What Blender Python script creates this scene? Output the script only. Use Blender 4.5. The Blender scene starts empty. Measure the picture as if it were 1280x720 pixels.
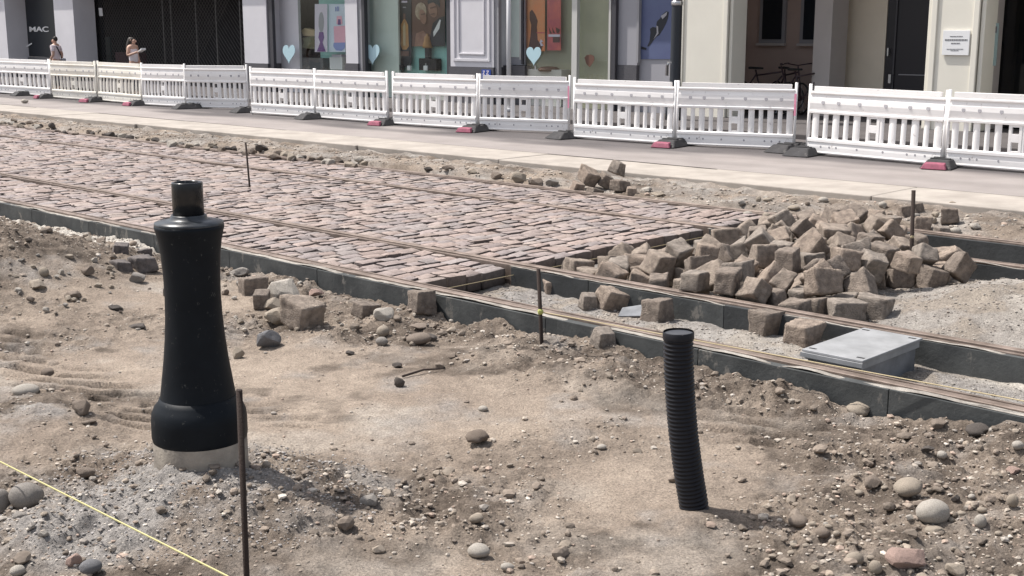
import bpy, bmesh, math, random
import numpy as np
from mathutils import Vector, Matrix, Quaternion
random.seed(5)
C = bpy.context.scene.collection
# ---------------------------------------------------------------- camera model
F = 1560.0; HY = 37.0; H = 1.75
pit = math.atan((360-HY)/F); SP, CP = math.sin(pit), math.cos(pit)
yaw = math.atan(1670/math.hypot(F, 360-HY))
D2 = np.array([-math.sin(yaw), math.cos(yaw)])     # along the tracks, away to the left
N2 = np.array([math.cos(yaw), math.sin(yaw)])      # across the tracks, away from the camera
ROTZ = math.atan2(-D2[1], -D2[0])                  # local +x runs to the right along the street
def ray(x, y):
    a = (x-640)/F; b = (360-y)/F
    return np.array([a, CP+b*SP, -SP+b*CP])
def gp(x, y, z=0.0):
    r = ray(x, y); k = (z-H)/r[2]
    return np.array([0, 0, H])+k*r
def W(s, t, z=0.0):
    p = s*D2+t*N2
    return (float(p[0]), float(p[1]), float(z))
def onT(x, y, t):
    r = ray(x, y); k = t/(r[:2]@N2); P = np.array([0, 0, H])+k*r
    return float(P[:2]@D2), float(P[2])
def fs(px, t=20.0): return onT(px, 50, t)[0]
def fz(px, py, t=20.0): return onT(px, py, t)[1]
def vert_at(px, py, Y):                            # the point at world depth Y seen at px,py
    k = (360-py)/F; dz = Y*(k*CP-SP)/(CP+k*SP)
    return (px-640)/F*(Y*CP-dz*SP), H+dz, (Y*CP-dz*SP)/F
# ---------------------------------------------------------------- noise
def _h(ix, iy, sd):
    n = (ix.astype(np.int64)*374761393+iy.astype(np.int64)*668265263+sd*1442695041) & 0xffffffff
    n = ((n ^ (n >> 13))*1274126177) & 0xffffffff
    return ((n ^ (n >> 16)) & 0xffff)/65535.0
def vn(x, y, sd=0):
    x = np.asarray(x, float); y = np.asarray(y, float)
    ix = np.floor(x); iy = np.floor(y); fx = x-ix; fy = y-iy
    fx = fx*fx*fx*(fx*(fx*6-15)+10); fy = fy*fy*fy*(fy*(fy*6-15)+10)
    a = _h(ix, iy, sd); b = _h(ix+1, iy, sd); c = _h(ix, iy+1, sd); e = _h(ix+1, iy+1, sd)
    return (a*(1-fx)+b*fx)*(1-fy)+(c*(1-fx)+e*fx)*fy-.5
def fbm(x, y, sc, oct=4, sd=0, gain=.5):
    v = 0; a = 1.0
    for i in range(oct):
        f = 2.03**i/sc
        v = v+a*vn(x*f+i*17.3, y*f-i*9.1, sd+i); a *= gain
    return v
def sm(a, b, x):
    k = np.clip((x-a)/(b-a), 0, 1); return k*k*(3-2*k)
# ---------------------------------------------------------------- materials
def mat(name, col, rough=.8, var=0, scale=8.0, bump=0, bscale=60, metal=0, spec=.4, attr=None, col2=None, detail=6, coat=0, attrmix=1.0, world=False):
    m = bpy.data.materials.new(name); m.use_nodes = True
    nt = m.node_tree; B = nt.nodes['Principled BSDF']
    B.inputs['Roughness'].default_value = rough; B.inputs['Metallic'].default_value = metal
    B.inputs['Specular IOR Level'].default_value = spec; B.inputs['Coat Weight'].default_value = coat
    tc = nt.nodes.new('ShaderNodeTexCoord'); geo = nt.nodes.new('ShaderNodeNewGeometry')
    def noise(sc, det=6, ro=.6):
        n = nt.nodes.new('ShaderNodeTexNoise'); n.inputs['Scale'].default_value = sc
        n.inputs['Detail'].default_value = det; n.inputs['Roughness'].default_value = ro
        nt.links.new(geo.outputs['Position'] if world else tc.outputs['Object'], n.inputs['Vector']); return n
    src = None
    if attr:
        a = nt.nodes.new('ShaderNodeAttribute'); a.attribute_name = attr; src = a.outputs['Color']
    if col2 is None: col2 = tuple(c*(1-var) for c in col)
    if var or col2 != col:
        n = noise(scale, detail); r = nt.nodes.new('ShaderNodeValToRGB')
        r.color_ramp.elements[0].position = .33; r.color_ramp.elements[1].position = .67
        r.color_ramp.elements[0].color = (*col2, 1); r.color_ramp.elements[1].color = (*col, 1)
        nt.links.new(n.outputs['Fac'], r.inputs['Fac'])
        if src is None: src = r.outputs['Color']
        else:
            x = nt.nodes.new('ShaderNodeMix'); x.data_type = 'RGBA'; x.blend_type = 'MULTIPLY'
            x.inputs['Factor'].default_value = attrmix
            nt.links.new(src, x.inputs['A']); nt.links.new(r.outputs['Color'], x.inputs['B']); src = x.outputs['Result']
    if src is None: B.inputs['Base Color'].default_value = (*col, 1)
    else: nt.links.new(src, B.inputs['Base Color'])
    if bump:
        n = noise(bscale, 8, .65); b = nt.nodes.new('ShaderNodeBump')
        b.inputs['Strength'].default_value = bump; b.inputs['Distance'].default_value = .02
        nt.links.new(n.outputs['Fac'], b.inputs['Height']); nt.links.new(b.outputs['Normal'], B.inputs['Normal'])
    return m
def glass_mat(name, tint, refl=.06):
    m = bpy.data.materials.new(name); m.use_nodes = True; nt = m.node_tree; nt.nodes.clear()
    o = nt.nodes.new('ShaderNodeOutputMaterial'); mx = nt.nodes.new('ShaderNodeMixShader')
    t = nt.nodes.new('ShaderNodeBsdfTransparent'); t.inputs['Color'].default_value = (*tint, 1)
    g = nt.nodes.new('ShaderNodeBsdfGlossy'); g.inputs['Roughness'].default_value = .02
    mx.inputs['Fac'].default_value = refl
    nt.links.new(t.outputs[0], mx.inputs[1]); nt.links.new(g.outputs[0], mx.inputs[2]); nt.links.new(mx.outputs[0], o.inputs['Surface'])
    return m
# ---------------------------------------------------------------- object helpers
def tag(o, label=None, cat=None, group=None, kind=None):
    if label: o['label'] = label
    if cat: o['category'] = cat
    if group: o['group'] = group
    if kind: o['kind'] = kind
    return o
def thing(name, label, cat, loc=(0, 0, 0), rz=0, group=None):
    o = bpy.data.objects.new(name, None); C.objects.link(o); o.location = loc; o.rotation_euler = (0, 0, rz)
    o.empty_display_size = .1
    return tag(o, label, cat, group)
def np_mesh(name, V, Fc, m, smooth=True, cols=None):
    V = np.asarray(V, np.float32); Fc = np.asarray(Fc, np.int32); k = Fc.shape[1]
    me = bpy.data.meshes.new(name); me.vertices.add(len(V)); me.vertices.foreach_set('co', V.ravel())
    me.loops.add(Fc.size); me.loops.foreach_set('vertex_index', Fc.ravel())
    me.polygons.add(len(Fc)); me.polygons.foreach_set('loop_start', np.arange(0, Fc.size, k, dtype=np.int32))
    me.polygons.foreach_set('use_smooth', np.full(len(Fc), smooth))
    me.update(calc_edges=True)
    if cols is not None:
        ca = me.color_attributes.new('Col', 'FLOAT_COLOR', 'POINT')
        cc = np.ones((len(V), 4), np.float32); cc[:, :3] = cols; ca.data.foreach_set('color', cc.ravel())
    if m: me.materials.append(m)
    return me
def link(name, me, parent=None, loc=(0, 0, 0)):
    o = bpy.data.objects.new(name, me); C.objects.link(o); o.location = loc
    if parent: o.parent = parent
    return o
class MB:
    """collects shapes into one bmesh; coordinates are world minus origin"""
    def __init__(s, org=(0, 0, 0)): s.bm = bmesh.new(); s.o = Vector(org)
    def hexa(s, P, bevel=0):
        vs = [s.bm.verts.new(Vector(p)-s.o) for p in P]
        for f in ((0, 1, 2, 3), (7, 6, 5, 4), (0, 4, 5, 1), (1, 5, 6, 2), (2, 6, 7, 3), (3, 7, 4, 0)):
            s.bm.faces.new([vs[i] for i in f])
        return s
    def box(s, x0, x1, y0, y1, z0, z1):
        return s.hexa([(x0, y0, z0), (x1, y0, z0), (x1, y1, z0), (x0, y1, z0), (x0, y0, z1), (x1, y0, z1), (x1, y1, z1), (x0, y1, z1)])
    def fbox(s, s0, s1, t0, t1, z0, z1):            # box given along the street / across it / height
        return s.hexa([W(a, b, c) for c in (z0, z1) for a, b in ((s0, t0), (s1, t0), (s1, t1), (s0, t1))])
    def prism(s, pts0, pts1):
        a = [s.bm.verts.new(Vector(p)-s.o) for p in pts0]; b = [s.bm.verts.new(Vector(p)-s.o) for p in pts1]
        n = len(a); s.bm.faces.new(a); s.bm.faces.new(b[::-1])
        for i in range(n): s.bm.faces.new((a[i], a[(i+1) % n], b[(i+1) % n], b[i]))
        return s
    def tube(s, pts, r, n=10, cap=True):
        pts = [Vector(p)-s.o for p in pts]; rs = r if isinstance(r, (list, tuple)) else [r]*len(pts); rings = []
        for i, p in enumerate(pts):
            t = (pts[min(i+1, len(pts)-1)]-pts[max(i-1, 0)]).normalized()
            u = t.cross(Vector((0, 0, 1)) if abs(t.z) < .9 else Vector((1, 0, 0))).normalized(); v = t.cross(u)
            rings.append([s.bm.verts.new(p+rs[i]*(math.cos(6.28319*k/n)*u+math.sin(6.28319*k/n)*v)) for k in range(n)])
        for a, b in zip(rings, rings[1:]):
            for k in range(n):
                f = s.bm.faces.new((a[k], a[(k+1) % n], b[(k+1) % n], b[k])); f.smooth = n > 6
        if cap: s.bm.faces.new(rings[0][::-1]); s.bm.faces.new(rings[-1])
        return s
    def lathe(s, c, prof, n=48, smooth=True):
        c = Vector(c)-s.o; rings = []
        for r, z in prof:
            rings.append([s.bm.verts.new(c+Vector((r*math.cos(6.28319*k/n), r*math.sin(6.28319*k/n), z))) for k in range(n)])
        for a, b in zip(rings, rings[1:]):
            for k in range(n):
                f = s.bm.faces.new((a[k], a[(k+1) % n], b[(k+1) % n], b[k])); f.smooth = smooth
        s.bm.faces.new(rings[0][::-1]); s.bm.faces.new(rings[-1])
        return s
    def build(s, name, m, parent=None, bevel=0, seg=2, loc=(0, 0, 0), recalc=True):
        if recalc: bmesh.ops.recalc_face_normals(s.bm, faces=s.bm.faces)
        me = bpy.data.meshes.new(name); s.bm.to_mesh(me); s.bm.free(); me.materials.append(m)
        o = link(name, me, parent, loc)
        if bevel:
            b = o.modifiers.new('bevel', 'BEVEL'); b.width = bevel; b.segments = seg; b.limit_method = 'ANGLE'; b.angle_limit = .6
            b.harden_normals = False
        return o
def copy_tree(o, parent=None):
    c = o.copy(); C.objects.link(c); c.parent = parent
    for ch in list(o.children): copy_tree(ch, c)
    return c
def part(name, m, root, *boxes, bevel=0):
    b = MB(root.location)
    for bx in boxes: b.fbox(*bx)
    return b.build(name, m, root, bevel)
def fpoly(name, pts, t, m, root=None, th=.006, org=None):
    """flat shape standing in the plane t, traced through px,py points"""
    org = root.location if root else (org or (0, 0, 0)); a = []; b = []
    for x, y in pts:
        s_, z_ = onT(x, y, t); a.append(W(s_, t, z_)); b.append(W(s_, t+th, z_))
    return MB(org).prism(a, b).build(name, m, root)
def ell(cx, cy, rx, ry, n=16, rot=0):
    return [(cx+rx*math.cos(a)*math.cos(rot)-ry*math.sin(a)*math.sin(rot), cy+rx*math.cos(a)*math.sin(rot)+ry*math.sin(a)*math.cos(rot)) for a in (6.28319*k/n for k in range(n))]
# ---------------------------------------------------------------- stones
def ico(sub):
    bm = bmesh.new(); bmesh.ops.create_icosphere(bm, subdivisions=sub, radius=1)
    V = np.array([v.co[:] for v in bm.verts]); Fc = np.array([[v.index for v in f.verts] for f in bm.faces]); bm.free(); return V, Fc
def n3(P, f, sd):
    return (vn(P[:, 0]*f+P[:, 2]*f*.71+3.1, P[:, 1]*f-P[:, 2]*f*.53, sd)+vn(P[:, 1]*f+P[:, 0]*f*.37, P[:, 2]*f+7.7-P[:, 0]*f*.6, sd+7)+vn(P[:, 2]*f-P[:, 1]*f*.4, P[:, 0]*f+1.7+P[:, 1]*f*.5, sd+13))/1.5
def rock_arr(sd, sub=3, planes=7, cut=.72, rough=.10):
    if sub == 3 and planes > 4: cut -= .04
    rg = np.random.RandomState(sd); V, Fc = ico(sub); V = V.copy()
    for _ in range(planes):
        nn = rg.normal(size=3); nn /= np.linalg.norm(nn); dd = cut+rg.rand()*.2
        k = V@nn; V -= np.outer(np.maximum(k-dd, 0)*.96, nn)
    V *= (1+rough*n3(V, 1.9, sd)+rough*.5*n3(V, 5, sd+3))[:, None]
    V /= np.abs(V).max(0)
    return V, Fc
def sett_arr(dim, sd, g=11):
    """a split granite sett: a block with uneven corners, worn edges and rough faces"""
    rg = np.random.RandomState(sd); lin = np.linspace(-1, 1, g); idx = {}; V = []; Fc = []
    def vid(p):
        k = tuple(np.round(p, 4))
        if k not in idx: idx[k] = len(V); V.append(p)
        return idx[k]
    for ax in range(3):
        for sg in (-1, 1):
            u, v = [(1, 2), (2, 0), (0, 1)][ax]
            for i in range(g-1):
                for j in range(g-1):
                    q = []
                    for a, b in ((i, j), (i+1, j), (i+1, j+1), (i, j+1)):
                        p = np.zeros(3); p[ax] = sg; p[u] = lin[a]; p[v] = lin[b]; q.append(vid(p))
                    Fc.append(q if sg > 0 else q[::-1])
    V = np.array(V)
    r = .10; c = np.clip(V, -1+r, 1-r); dv = V-c; L = np.linalg.norm(dv, axis=1); L[L == 0] = 1
    V = c+dv/L[:, None]*np.minimum(r, L)[:, None]
    J = rg.uniform(-.27, .2, (2, 2, 2, 3))*np.array([[[[-1 if i else 1, -1 if j else 1, -1 if k else 1] for k in (0, 1)] for j in (0, 1)] for i in (0, 1)])*-1; w = (V+1)/2; off = 0
    for i in (0, 1):
        for j in (0, 1):
            for k in (0, 1):
                ww = (w[:, 0] if i else 1-w[:, 0])*(w[:, 1] if j else 1-w[:, 1])*(w[:, 2] if k else 1-w[:, 2])
                off = off+ww[:, None]*J[i, j, k]
    V = V+off; V = V*(1+.12*n3(V, 1.1, sd)+.07*n3(V, 3.1, sd+5)+.035*n3(V, 8.0, sd+9))[:, None]
    return V*np.array(dim)/2, np.array(Fc)
PILE=[(23,-4.41,7.547,-0.015,0.158,-0.807,-0.443,-0.357),(2,-5.112,9.824,-0.062,0.571,-0.519,-0.415,0.482),(23,-4.037,7.46,-0.061,0.788,0.03,-0.019,-0.615),(8,-4.848,9.058,-0.061,0.756,0.628,0.087,0.162),(12,-6.162,7.206,-0.055,0.609,0.497,0.441,0.433),(9,-5.046,9.208,-0.024,0.591,-0.639,0.133,0.474),(8,-4.949,8.856,-0.059,0.061,0.709,0.076,0.698),(12,-4.368,9.627,-0.061,0.035,0.001,0.765,-0.643),(7,-4.707,8.105,-0.038,0.301,-0.121,-0.614,0.72),(0,-5.669,9.618,-0.035,0.415,0.488,-0.682,0.353),(16,-4.882,9.637,-0.054,0.036,0.701,0.081,0.708),(21,-4.716,8.516,-0.058,0.268,-0.675,0.187,0.661),(19,-5.04,10.126,-0.061,0.569,-0.576,-0.409,-0.421),(9,-5.148,9.617,0.037,0.649,0.327,-0.637,-0.256),(15,-5.663,8.577,-0.058,0.037,-0.012,0.995,0.089),(9,-5.193,8.605,-0.045,0.145,0.003,0.624,-0.768),(12,-4.772,8.904,-0.004,0.561,-0.693,0.251,0.378),(18,-5.628,9.09,-0.028,0.035,0.878,0.338,-0.338),(10,-4.951,8.152,-0.055,0.512,-0.49,0.491,-0.507),(16,-4.451,7.851,-0.051,0.927,-0.033,-0.051,0.371),(22,-5.254,8.811,-0.073,0.91,0.054,-0.011,-0.41),(8,-4.674,9.259,-0.059,0.49,0.597,-0.39,0.501),(4,-5.402,10.05,-0.06,0.09,-0.991,-0.088,-0.034),(7,-4.59,8.707,-0.047,0.025,0.7,0.028,0.713),(6,-4.794,9.842,-0.072,0.012,-0.793,0.608,0.032),(4,-4.283,9.234,-0.062,0.694,0.699,-0.153,-0.084),(15,-5.499,9.716,-0.04,0.233,0.723,0.078,-0.646),(16,-5.14,8.958,-0.055,0.621,-0.139,-0.713,-0.294),(9,-4.505,8.929,-0.035,0.228,-0.459,0.724,-0.462),(4,-4.097,7.211,-0.06,0.702,-0.052,0.013,0.71),(10,-4.22,7.73,-0.07,0.614,0.023,0.026,-0.788),(19,-4.858,7.219,-0.056,0.029,-0.704,0.004,0.71),(3,-4.668,7.273,-0.062,0.657,0.713,-0.168,-0.178),(20,-5.556,7.517,-0.05,0.634,0.61,-0.341,-0.329),(14,-5.345,9.1,-0.056,0.241,-0.638,-0.196,-0.705),(1,-4.528,8.483,-0.047,0.504,-0.05,-0.119,-0.854),(12,-5.257,7.402,-0.055,0.796,-0.016,0.056,0.602),(20,-5.308,9.876,-0.054,0.074,-0.009,0.693,-0.717),(14,-4.626,9.656,-0.056,0.714,-0.199,-0.641,-0.2),(1,-5.275,9.269,0.034,0.848,-0.342,-0.37,0.163),(16,-5.325,8.711,0.094,0.174,0.868,-0.453,0.105),(20,-4.22,8.594,-0.056,0.015,-0.543,0.835,-0.084),(3,-4.415,8.213,-0.062,0.631,0.69,0.282,0.215),(22,-4.679,7.853,-0.044,0.657,0.35,-0.582,0.327),(21,-5.865,6.99,-0.061,0.74,0.073,-0.668,-0.026),(7,-5.587,8.802,-0.035,0.657,-0.18,0.708,0.186),(18,-5.191,8.294,-0.063,0.029,0.476,0.879,-0.021),(16,-4.564,7.698,-0.054,0.065,0.927,-0.365,-0.052),(2,-5.949,9.059,-0.059,0.019,0.954,-0.295,-0.049),(20,-6.059,10.096,-0.062,0.341,-0.029,-0.006,0.94),(19,-4.209,8.856,-0.056,0.426,0.048,-0.058,-0.902),(0,-4.729,7.626,-0.047,0.68,0.224,-0.658,0.233),(17,-4.668,8.544,0.135,0.33,0.311,0.843,-0.291),(14,-5.017,7.369,-0.071,0.014,0.523,-0.852,-0.023),(12,-4.88,9.261,0.047,0.016,0.338,0.165,0.926),(19,-5.602,10.102,-0.06,0.15,-0.103,-0.694,0.696),(5,-4.308,8.398,-0.049,0.681,-0.095,0.676,0.266),(10,-4.545,8.023,-0.064,0.008,-0.46,0.888,-0.003),(19,-5.132,9.361,0.088,0.1,0.633,-0.492,0.589),(1,-5.259,7.952,-0.052,0.458,0.443,0.578,0.511),(6,-4.573,8.284,0.051,0.31,0.738,0.256,0.542),(22,-5.829,9.959,-0.067,0.006,0.59,-0.807,-0.007),(15,-4.931,8.115,0.095,0.021,-0.824,0.565,0.03),(13,-5.504,7.132,-0.064,0.337,0.166,-0.697,-0.611),(12,-5.566,8.326,-0.055,0.073,0.122,-0.66,-0.738),(9,-4.857,7.94,-0.047,0.582,0.437,-0.584,0.36),(22,-5.41,8.881,0.062,0.349,0.41,-0.212,0.816),(19,-4.7,9.488,0.088,0.228,-0.691,0.17,-0.665),(20,-6.028,9.677,-0.024,0.237,0.678,-0.473,0.511),(21,-4.463,9.134,-0.058,0.665,0.148,0.69,-0.244),(5,-4.715,7.014,-0.063,0.673,0.64,0.254,0.27),(21,-6.273,10.244,-0.061,0.091,0.671,0.015,0.735),(10,-4.371,8.918,0.096,0.405,-0.037,-0.613,0.678),(20,-4.825,8.693,-0.024,0.326,0.675,-0.324,0.577),(8,-4.888,9.46,0.116,0.195,0.101,0.674,-0.705),(10,-5.458,8.592,-0.067,0.608,0.554,0.437,0.363),(15,-5.057,7.139,-0.06,0.032,0.999,0.008,0.03),(22,-4.37,7.115,-0.041,0.724,-0.669,0.048,-0.161),(13,-4.269,7.323,-0.046,0.511,-0.469,0.497,0.522),(18,-4.231,7.481,0.082,0.031,-0.424,0.208,-0.881),(7,-5.824,8.012,-0.059,0.147,-0.012,-0.034,0.988),(17,-5.516,8.1,-0.058,0.439,-0.021,-0.052,0.897),(19,-4.947,8.517,-0.055,0.65,0.058,0.079,0.753),(23,-4.394,8.119,0.115,0.352,-0.015,0.067,0.933),(9,-4.874,7.538,-0.049,0.238,-0.058,0.031,-0.969),(22,-4.301,9.034,-0.073,0.436,-0.02,-0.022,-0.9),(8,-5.233,10.299,-0.066,0.724,-0.027,0.036,0.689),(19,-5.637,7.305,-0.063,0.628,0.158,-0.688,0.328),(23,-5.789,8.959,0.047,0.352,-0.068,0.433,0.827),(2,-4.638,6.955,0.085,0.413,-0.547,0.431,0.587),(9,-5.198,10.117,-0.005,0.597,-0.24,0.744,-0.179),(22,-5.12,9.084,0.101,0.824,-0.196,0.361,0.39),(10,-4.541,7.13,-0.066,0.57,0.506,0.503,0.408),(15,-4.041,7.697,0.004,0.198,-0.436,-0.767,-0.428),(20,-5.789,7.214,-0.028,0.684,0.612,-0.224,-0.328),(19,-5.315,9.827,0.118,0.551,0.486,0.571,-0.366),(7,-6.074,7.665,-0.025,0.431,0.607,-0.612,-0.268),(13,-3.999,8.688,-0.054,0.797,-0.01,0.102,0.595),(12,-4.798,8.32,-0.055,0.36,0.256,0.614,0.654),(16,-4.06,8.954,-0.054,0.005,-0.232,0.969,0.083),(10,-5.071,7.806,-0.067,0.407,0.476,-0.521,-0.58),(6,-5.653,7.937,-0.053,0.04,-0.773,0.039,0.632),(20,-3.903,7.243,-0.054,0.618,-0.623,-0.302,0.372),(19,-5.395,9.413,0.107,0.27,0.501,0.179,-0.803),(6,-4.857,7.107,0.058,0.178,-0.294,0.855,0.389),(21,-4.545,8.753,0.137,0.377,0.474,0.513,-0.608),(23,-4.669,7.154,0.102,0.553,0.377,0.483,0.564),(14,-5.9,10.235,-0.043,0.011,0.118,-0.665,-0.737),(16,-5.352,7.636,-0.016,0.232,-0.693,0.597,-0.33),(11,-5.487,8.653,0.107,0.638,-0.11,0.697,0.309),(6,-5.724,10.292,0.023,0.642,0.141,-0.283,-0.699),(6,-5.127,9.975,0.095,0.35,-0.655,-0.281,0.608),(10,-5.057,8.695,0.052,0.292,0.805,-0.333,-0.394),(13,-5.479,9.255,-0.002,0.29,0.158,-0.519,0.788),(11,-5.828,8.799,-0.058,0.608,0.604,0.285,0.429),(23,-5.103,8.042,-0.056,0.56,0.568,-0.381,-0.467),(1,-5.018,8.337,0.038,0.14,0.909,0.056,-0.388),(23,-4.664,9.111,0.04,0.187,-0.219,-0.813,-0.506),(7,-5.358,8.193,0.036,0.02,-0.373,0.629,0.682),(14,-4.358,8.726,0.058,0.305,-0.309,0.692,0.577),(18,-5.888,7.699,-0.023,0.012,0.84,0.222,-0.495),(12,-5.076,9.477,0.208,0.346,-0.53,-0.115,0.765),(0,-6.016,8.705,-0.067,0.868,0.002,-0.013,0.497),(18,-4.12,7.312,0.106,0.407,-0.344,0.462,-0.709),(12,-5.465,10.253,-0.055,0.159,-0.046,0.024,0.986),(22,-4.316,9.073,0.108,0.761,-0.619,0.134,-0.142),(23,-3.826,7.478,-0.058,0.743,0.667,0.049,0.002),(5,-4.039,8.341,0.114,0.518,0.383,-0.499,-0.58),(9,-4.903,9.088,0.116,0.692,-0.246,-0.09,0.673),(22,-4.758,8.35,0.095,0.124,0.891,0.431,-0.07),(10,-5.355,9.624,0.054,0.801,0.539,0.18,0.187),(13,-5.785,9.223,-0.062,0.412,-0.384,0.554,-0.613),(14,-5.979,7.354,-0.043,0.606,0.41,0.492,0.472),(13,-4.135,7.006,-0.056,0.015,0.065,0.996,0.054),(15,-4.288,7.993,-0.047,0.181,0.225,-0.694,-0.659),(9,-4.61,7.471,0.025,0.386,-0.564,0.73,0.022),(11,-4.873,8.497,0.109,0.608,-0.287,0.664,0.327),(23,-5.275,7.045,-0.046,0.626,-0.627,0.327,-0.329),(3,-4.589,7.969,0.089,0.301,-0.612,-0.3,-0.667),(22,-4.929,7.758,-0.05,0.099,-0.679,0.143,0.713),(1,-4.9,9.623,0.14,0.004,0.642,0.757,-0.121),(12,-4.362,8.571,0.101,0.749,0.659,0.037,-0.066),(7,-5.182,8.198,0.132,0.776,-0.523,-0.342,-0.081),(1,-5.646,9.855,-0.054,0.018,-0.507,-0.859,0.071),(13,-4.43,6.971,0.055,0.936,-0.324,0.019,-0.134),(13,-5.537,9.534,0.122,0.503,0.775,-0.231,-0.304),(1,-5.756,9.477,0.111,0.898,0.222,-0.216,-0.313),(4,-5.194,7.504,0.116,0.583,-0.346,0.698,0.232),(1,-5.429,7.245,0.065,0.772,-0.17,-0.613,-0.012),(14,-5.115,7.613,-0.044,0.24,-0.164,-0.691,0.661),(18,-6.136,9.903,-0.033,0.537,-0.53,0.544,0.366),(18,-4.072,9.125,0.028,0.261,-0.094,0.954,0.115),(19,-4.774,9.293,0.174,0.823,0.195,-0.389,0.365),(18,-4.381,7.732,0.067,0.295,0.869,0.234,-0.322),(19,-4.643,8.957,0.096,0.324,-0.072,0.921,-0.202),(9,-5.68,7.007,-0.037,0.382,-0.671,0.511,-0.379),(2,-5.692,7.723,0.004,0.884,-0.35,-0.299,0.085),(9,-5.517,9.939,0.114,0.474,0.369,-0.627,-0.496),(6,-6.124,9.219,-0.071,0.618,0.046,-0.007,-0.785),(12,-4.683,8.125,0.169,0.287,0.819,0.043,0.495),(17,-4.977,8.885,0.132,0.538,-0.658,-0.39,0.355),(21,-5.126,7.296,0.078,0.32,0.096,0.7,0.631),(20,-5.39,7.42,0.115,0.57,0.646,-0.445,0.245),(1,-5.487,7.784,-0.055,0.009,-0.366,-0.929,0.061),(20,-4.818,8.702,0.181,0.073,-0.909,-0.407,0.061),(9,-5.248,7.781,0.047,0.277,0.342,-0.452,0.776),(5,-4.849,6.902,0.071,0.491,-0.497,0.516,-0.496),(4,-4.803,7.402,0.067,0.672,0.26,-0.024,0.693),(4,-5.449,7.945,0.075,0.871,0.411,0.262,-0.06),(5,-4.226,7.639,0.132,0.189,-0.321,-0.101,0.922),(12,-4.258,8.24,0.076,0.354,0.187,0.087,0.912),(9,-5.828,7.508,-0.04,0.702,-0.172,0.688,0.065),(18,-4.833,7.715,0.135,0.669,0.531,0.381,0.354),(9,-5.206,8.89,0.147,0.337,0.42,-0.823,0.18),(11,-4.111,8.771,0.093,0.521,0.603,0.092,-0.597),(6,-5.035,9.242,0.213,0.346,0.242,-0.213,0.881),(14,-4.434,7.306,0.041,0.121,0.734,0.425,0.516),(11,-3.869,8.853,0.021,0.884,0.411,-0.104,-0.2),(6,-5.369,8.441,-0.015,0.403,-0.312,-0.835,-0.207),(5,-4.599,9.225,0.179,0.461,0.028,-0.715,-0.524),(23,-5.643,8.422,0.097,0.036,0.922,0.384,0.041),(4,-4.607,7.678,0.135,0.707,-0.026,0.706,0.033),(17,-4.441,8.384,0.139,0.355,-0.036,0.582,-0.731),(17,-5.17,8.471,0.125,0.487,0.48,0.728,-0.049),(6,-5.506,9.058,0.085,0.475,0.169,0.372,0.779)]
# ---------------------------------------------------------------- materials used in the place
M = dict(
 sett=mat('sett_granite', (.37, .305, .25), .92, scale=20, col2=(.175, .142, .117), bump=.85, bscale=90),
 settdark=mat('sett_basalt', (.17, .145, .135), .88, scale=26, col2=(.08, .072, .07), bump=.5, bscale=90),
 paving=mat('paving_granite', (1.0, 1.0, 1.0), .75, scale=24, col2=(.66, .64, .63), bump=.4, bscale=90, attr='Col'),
 rail=mat('rusty_rail', (.26, .205, .175), .62, scale=7, col2=(.12, .09, .072), bump=.15, bscale=120, metal=.25),
 filler=mat('grey_rubber_filler', (.045, .048, .05), .8, scale=5, col2=(.025, .027, .028), bump=.2, bscale=40),
 fillerdust=mat('dusty_filler', (.082, .086, .085), .85, scale=4, col2=(.04, .043, .044), bump=.2, bscale=40),
 mortar=mat('pale_mortar', (.40, .37, .33), .9, scale=9, col2=(.19, .17, .15), bump=.5, bscale=120),
 conc=mat('edge_concrete', (.40, .36, .32), .9, scale=2.2, col2=(.29, .26, .23), world=True, bump=.25, bscale=90),
 asphalt=mat('asphalt', (1, 1, 1), .92, scale=1.1, col2=(.80, .79, .79), attr='Col', bump=.3, bscale=150),
 walk=mat('sidewalk', (.10, .09, .089), .9, scale=2, col2=(.075, .068, .067), bump=.15, bscale=80),
 hdpe=mat('white_plastic', (.91, .89, .875), .45, scale=1.7, col2=(.82, .795, .78), world=True, bump=.03, bscale=30),
 hdpe2=mat('yellowed_plastic', (.86, .83, .765), .5, scale=1.7, col2=(.74, .70, .62), world=True, bump=.03, bscale=30),
 hole=mat('moulded_hollow', (.34, .33, .35), .6),
 rubber=mat('black_rubber', (.05, .048, .05), .85, scale=9, col2=(.03, .029, .03), bump=.3, bscale=60),
 pink=mat('pink_paint', (.33, .085, .135), .7, scale=12, col2=(.20, .06, .09)),
 blackpaint=mat('black_paint', (.007, .010, .014), .52, scale=6, col2=(.004, .006, .009), bump=.04, bscale=25, spec=.16),
 gloss=mat('gloss_black', (.005, .006, .008), .24, scale=9, col2=(.02, .021, .023), spec=.4, bump=.02, bscale=18),
 flange=mat('worn_black_metal', (.05, .056, .062), .34, scale=16, col2=(.012, .014, .018), spec=.4),
 sleeve=mat('dusty_metal_sleeve', (.38, .335, .28), .85, scale=6, col2=(.17, .15, .13), bump=.3, bscale=60),
 pipe=mat('black_corrugated_plastic', (.012, .012, .016), .45, spec=.25, scale=14, col2=(.011, .011, .014)),
 pipecap=mat('pipe_cap', (.06, .065, .075), .5, scale=20, col2=(.04, .042, .05)),
 rust=mat('dark_rusty_iron', (.036, .025, .02), .85, scale=30, col2=(.035, .022, .018), bump=.4, bscale=150),
 string=mat('yellow_string', (.50, .46, .22), .8),
 palestring=mat('pale_string', (.48, .40, .25), .85),
 galv=mat('galvanised_steel', (.34, .345, .355), .55, scale=6, col2=(.24, .245, .25), metal=.15, bump=.05, bscale=30),
 galvdark=mat('grey_steel_frame', (.24, .25, .265), .55, scale=8, col2=(.15, .155, .165), metal=.2),
 dark=mat('dark_slot', (.015, .015, .015), .8),
)
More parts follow.
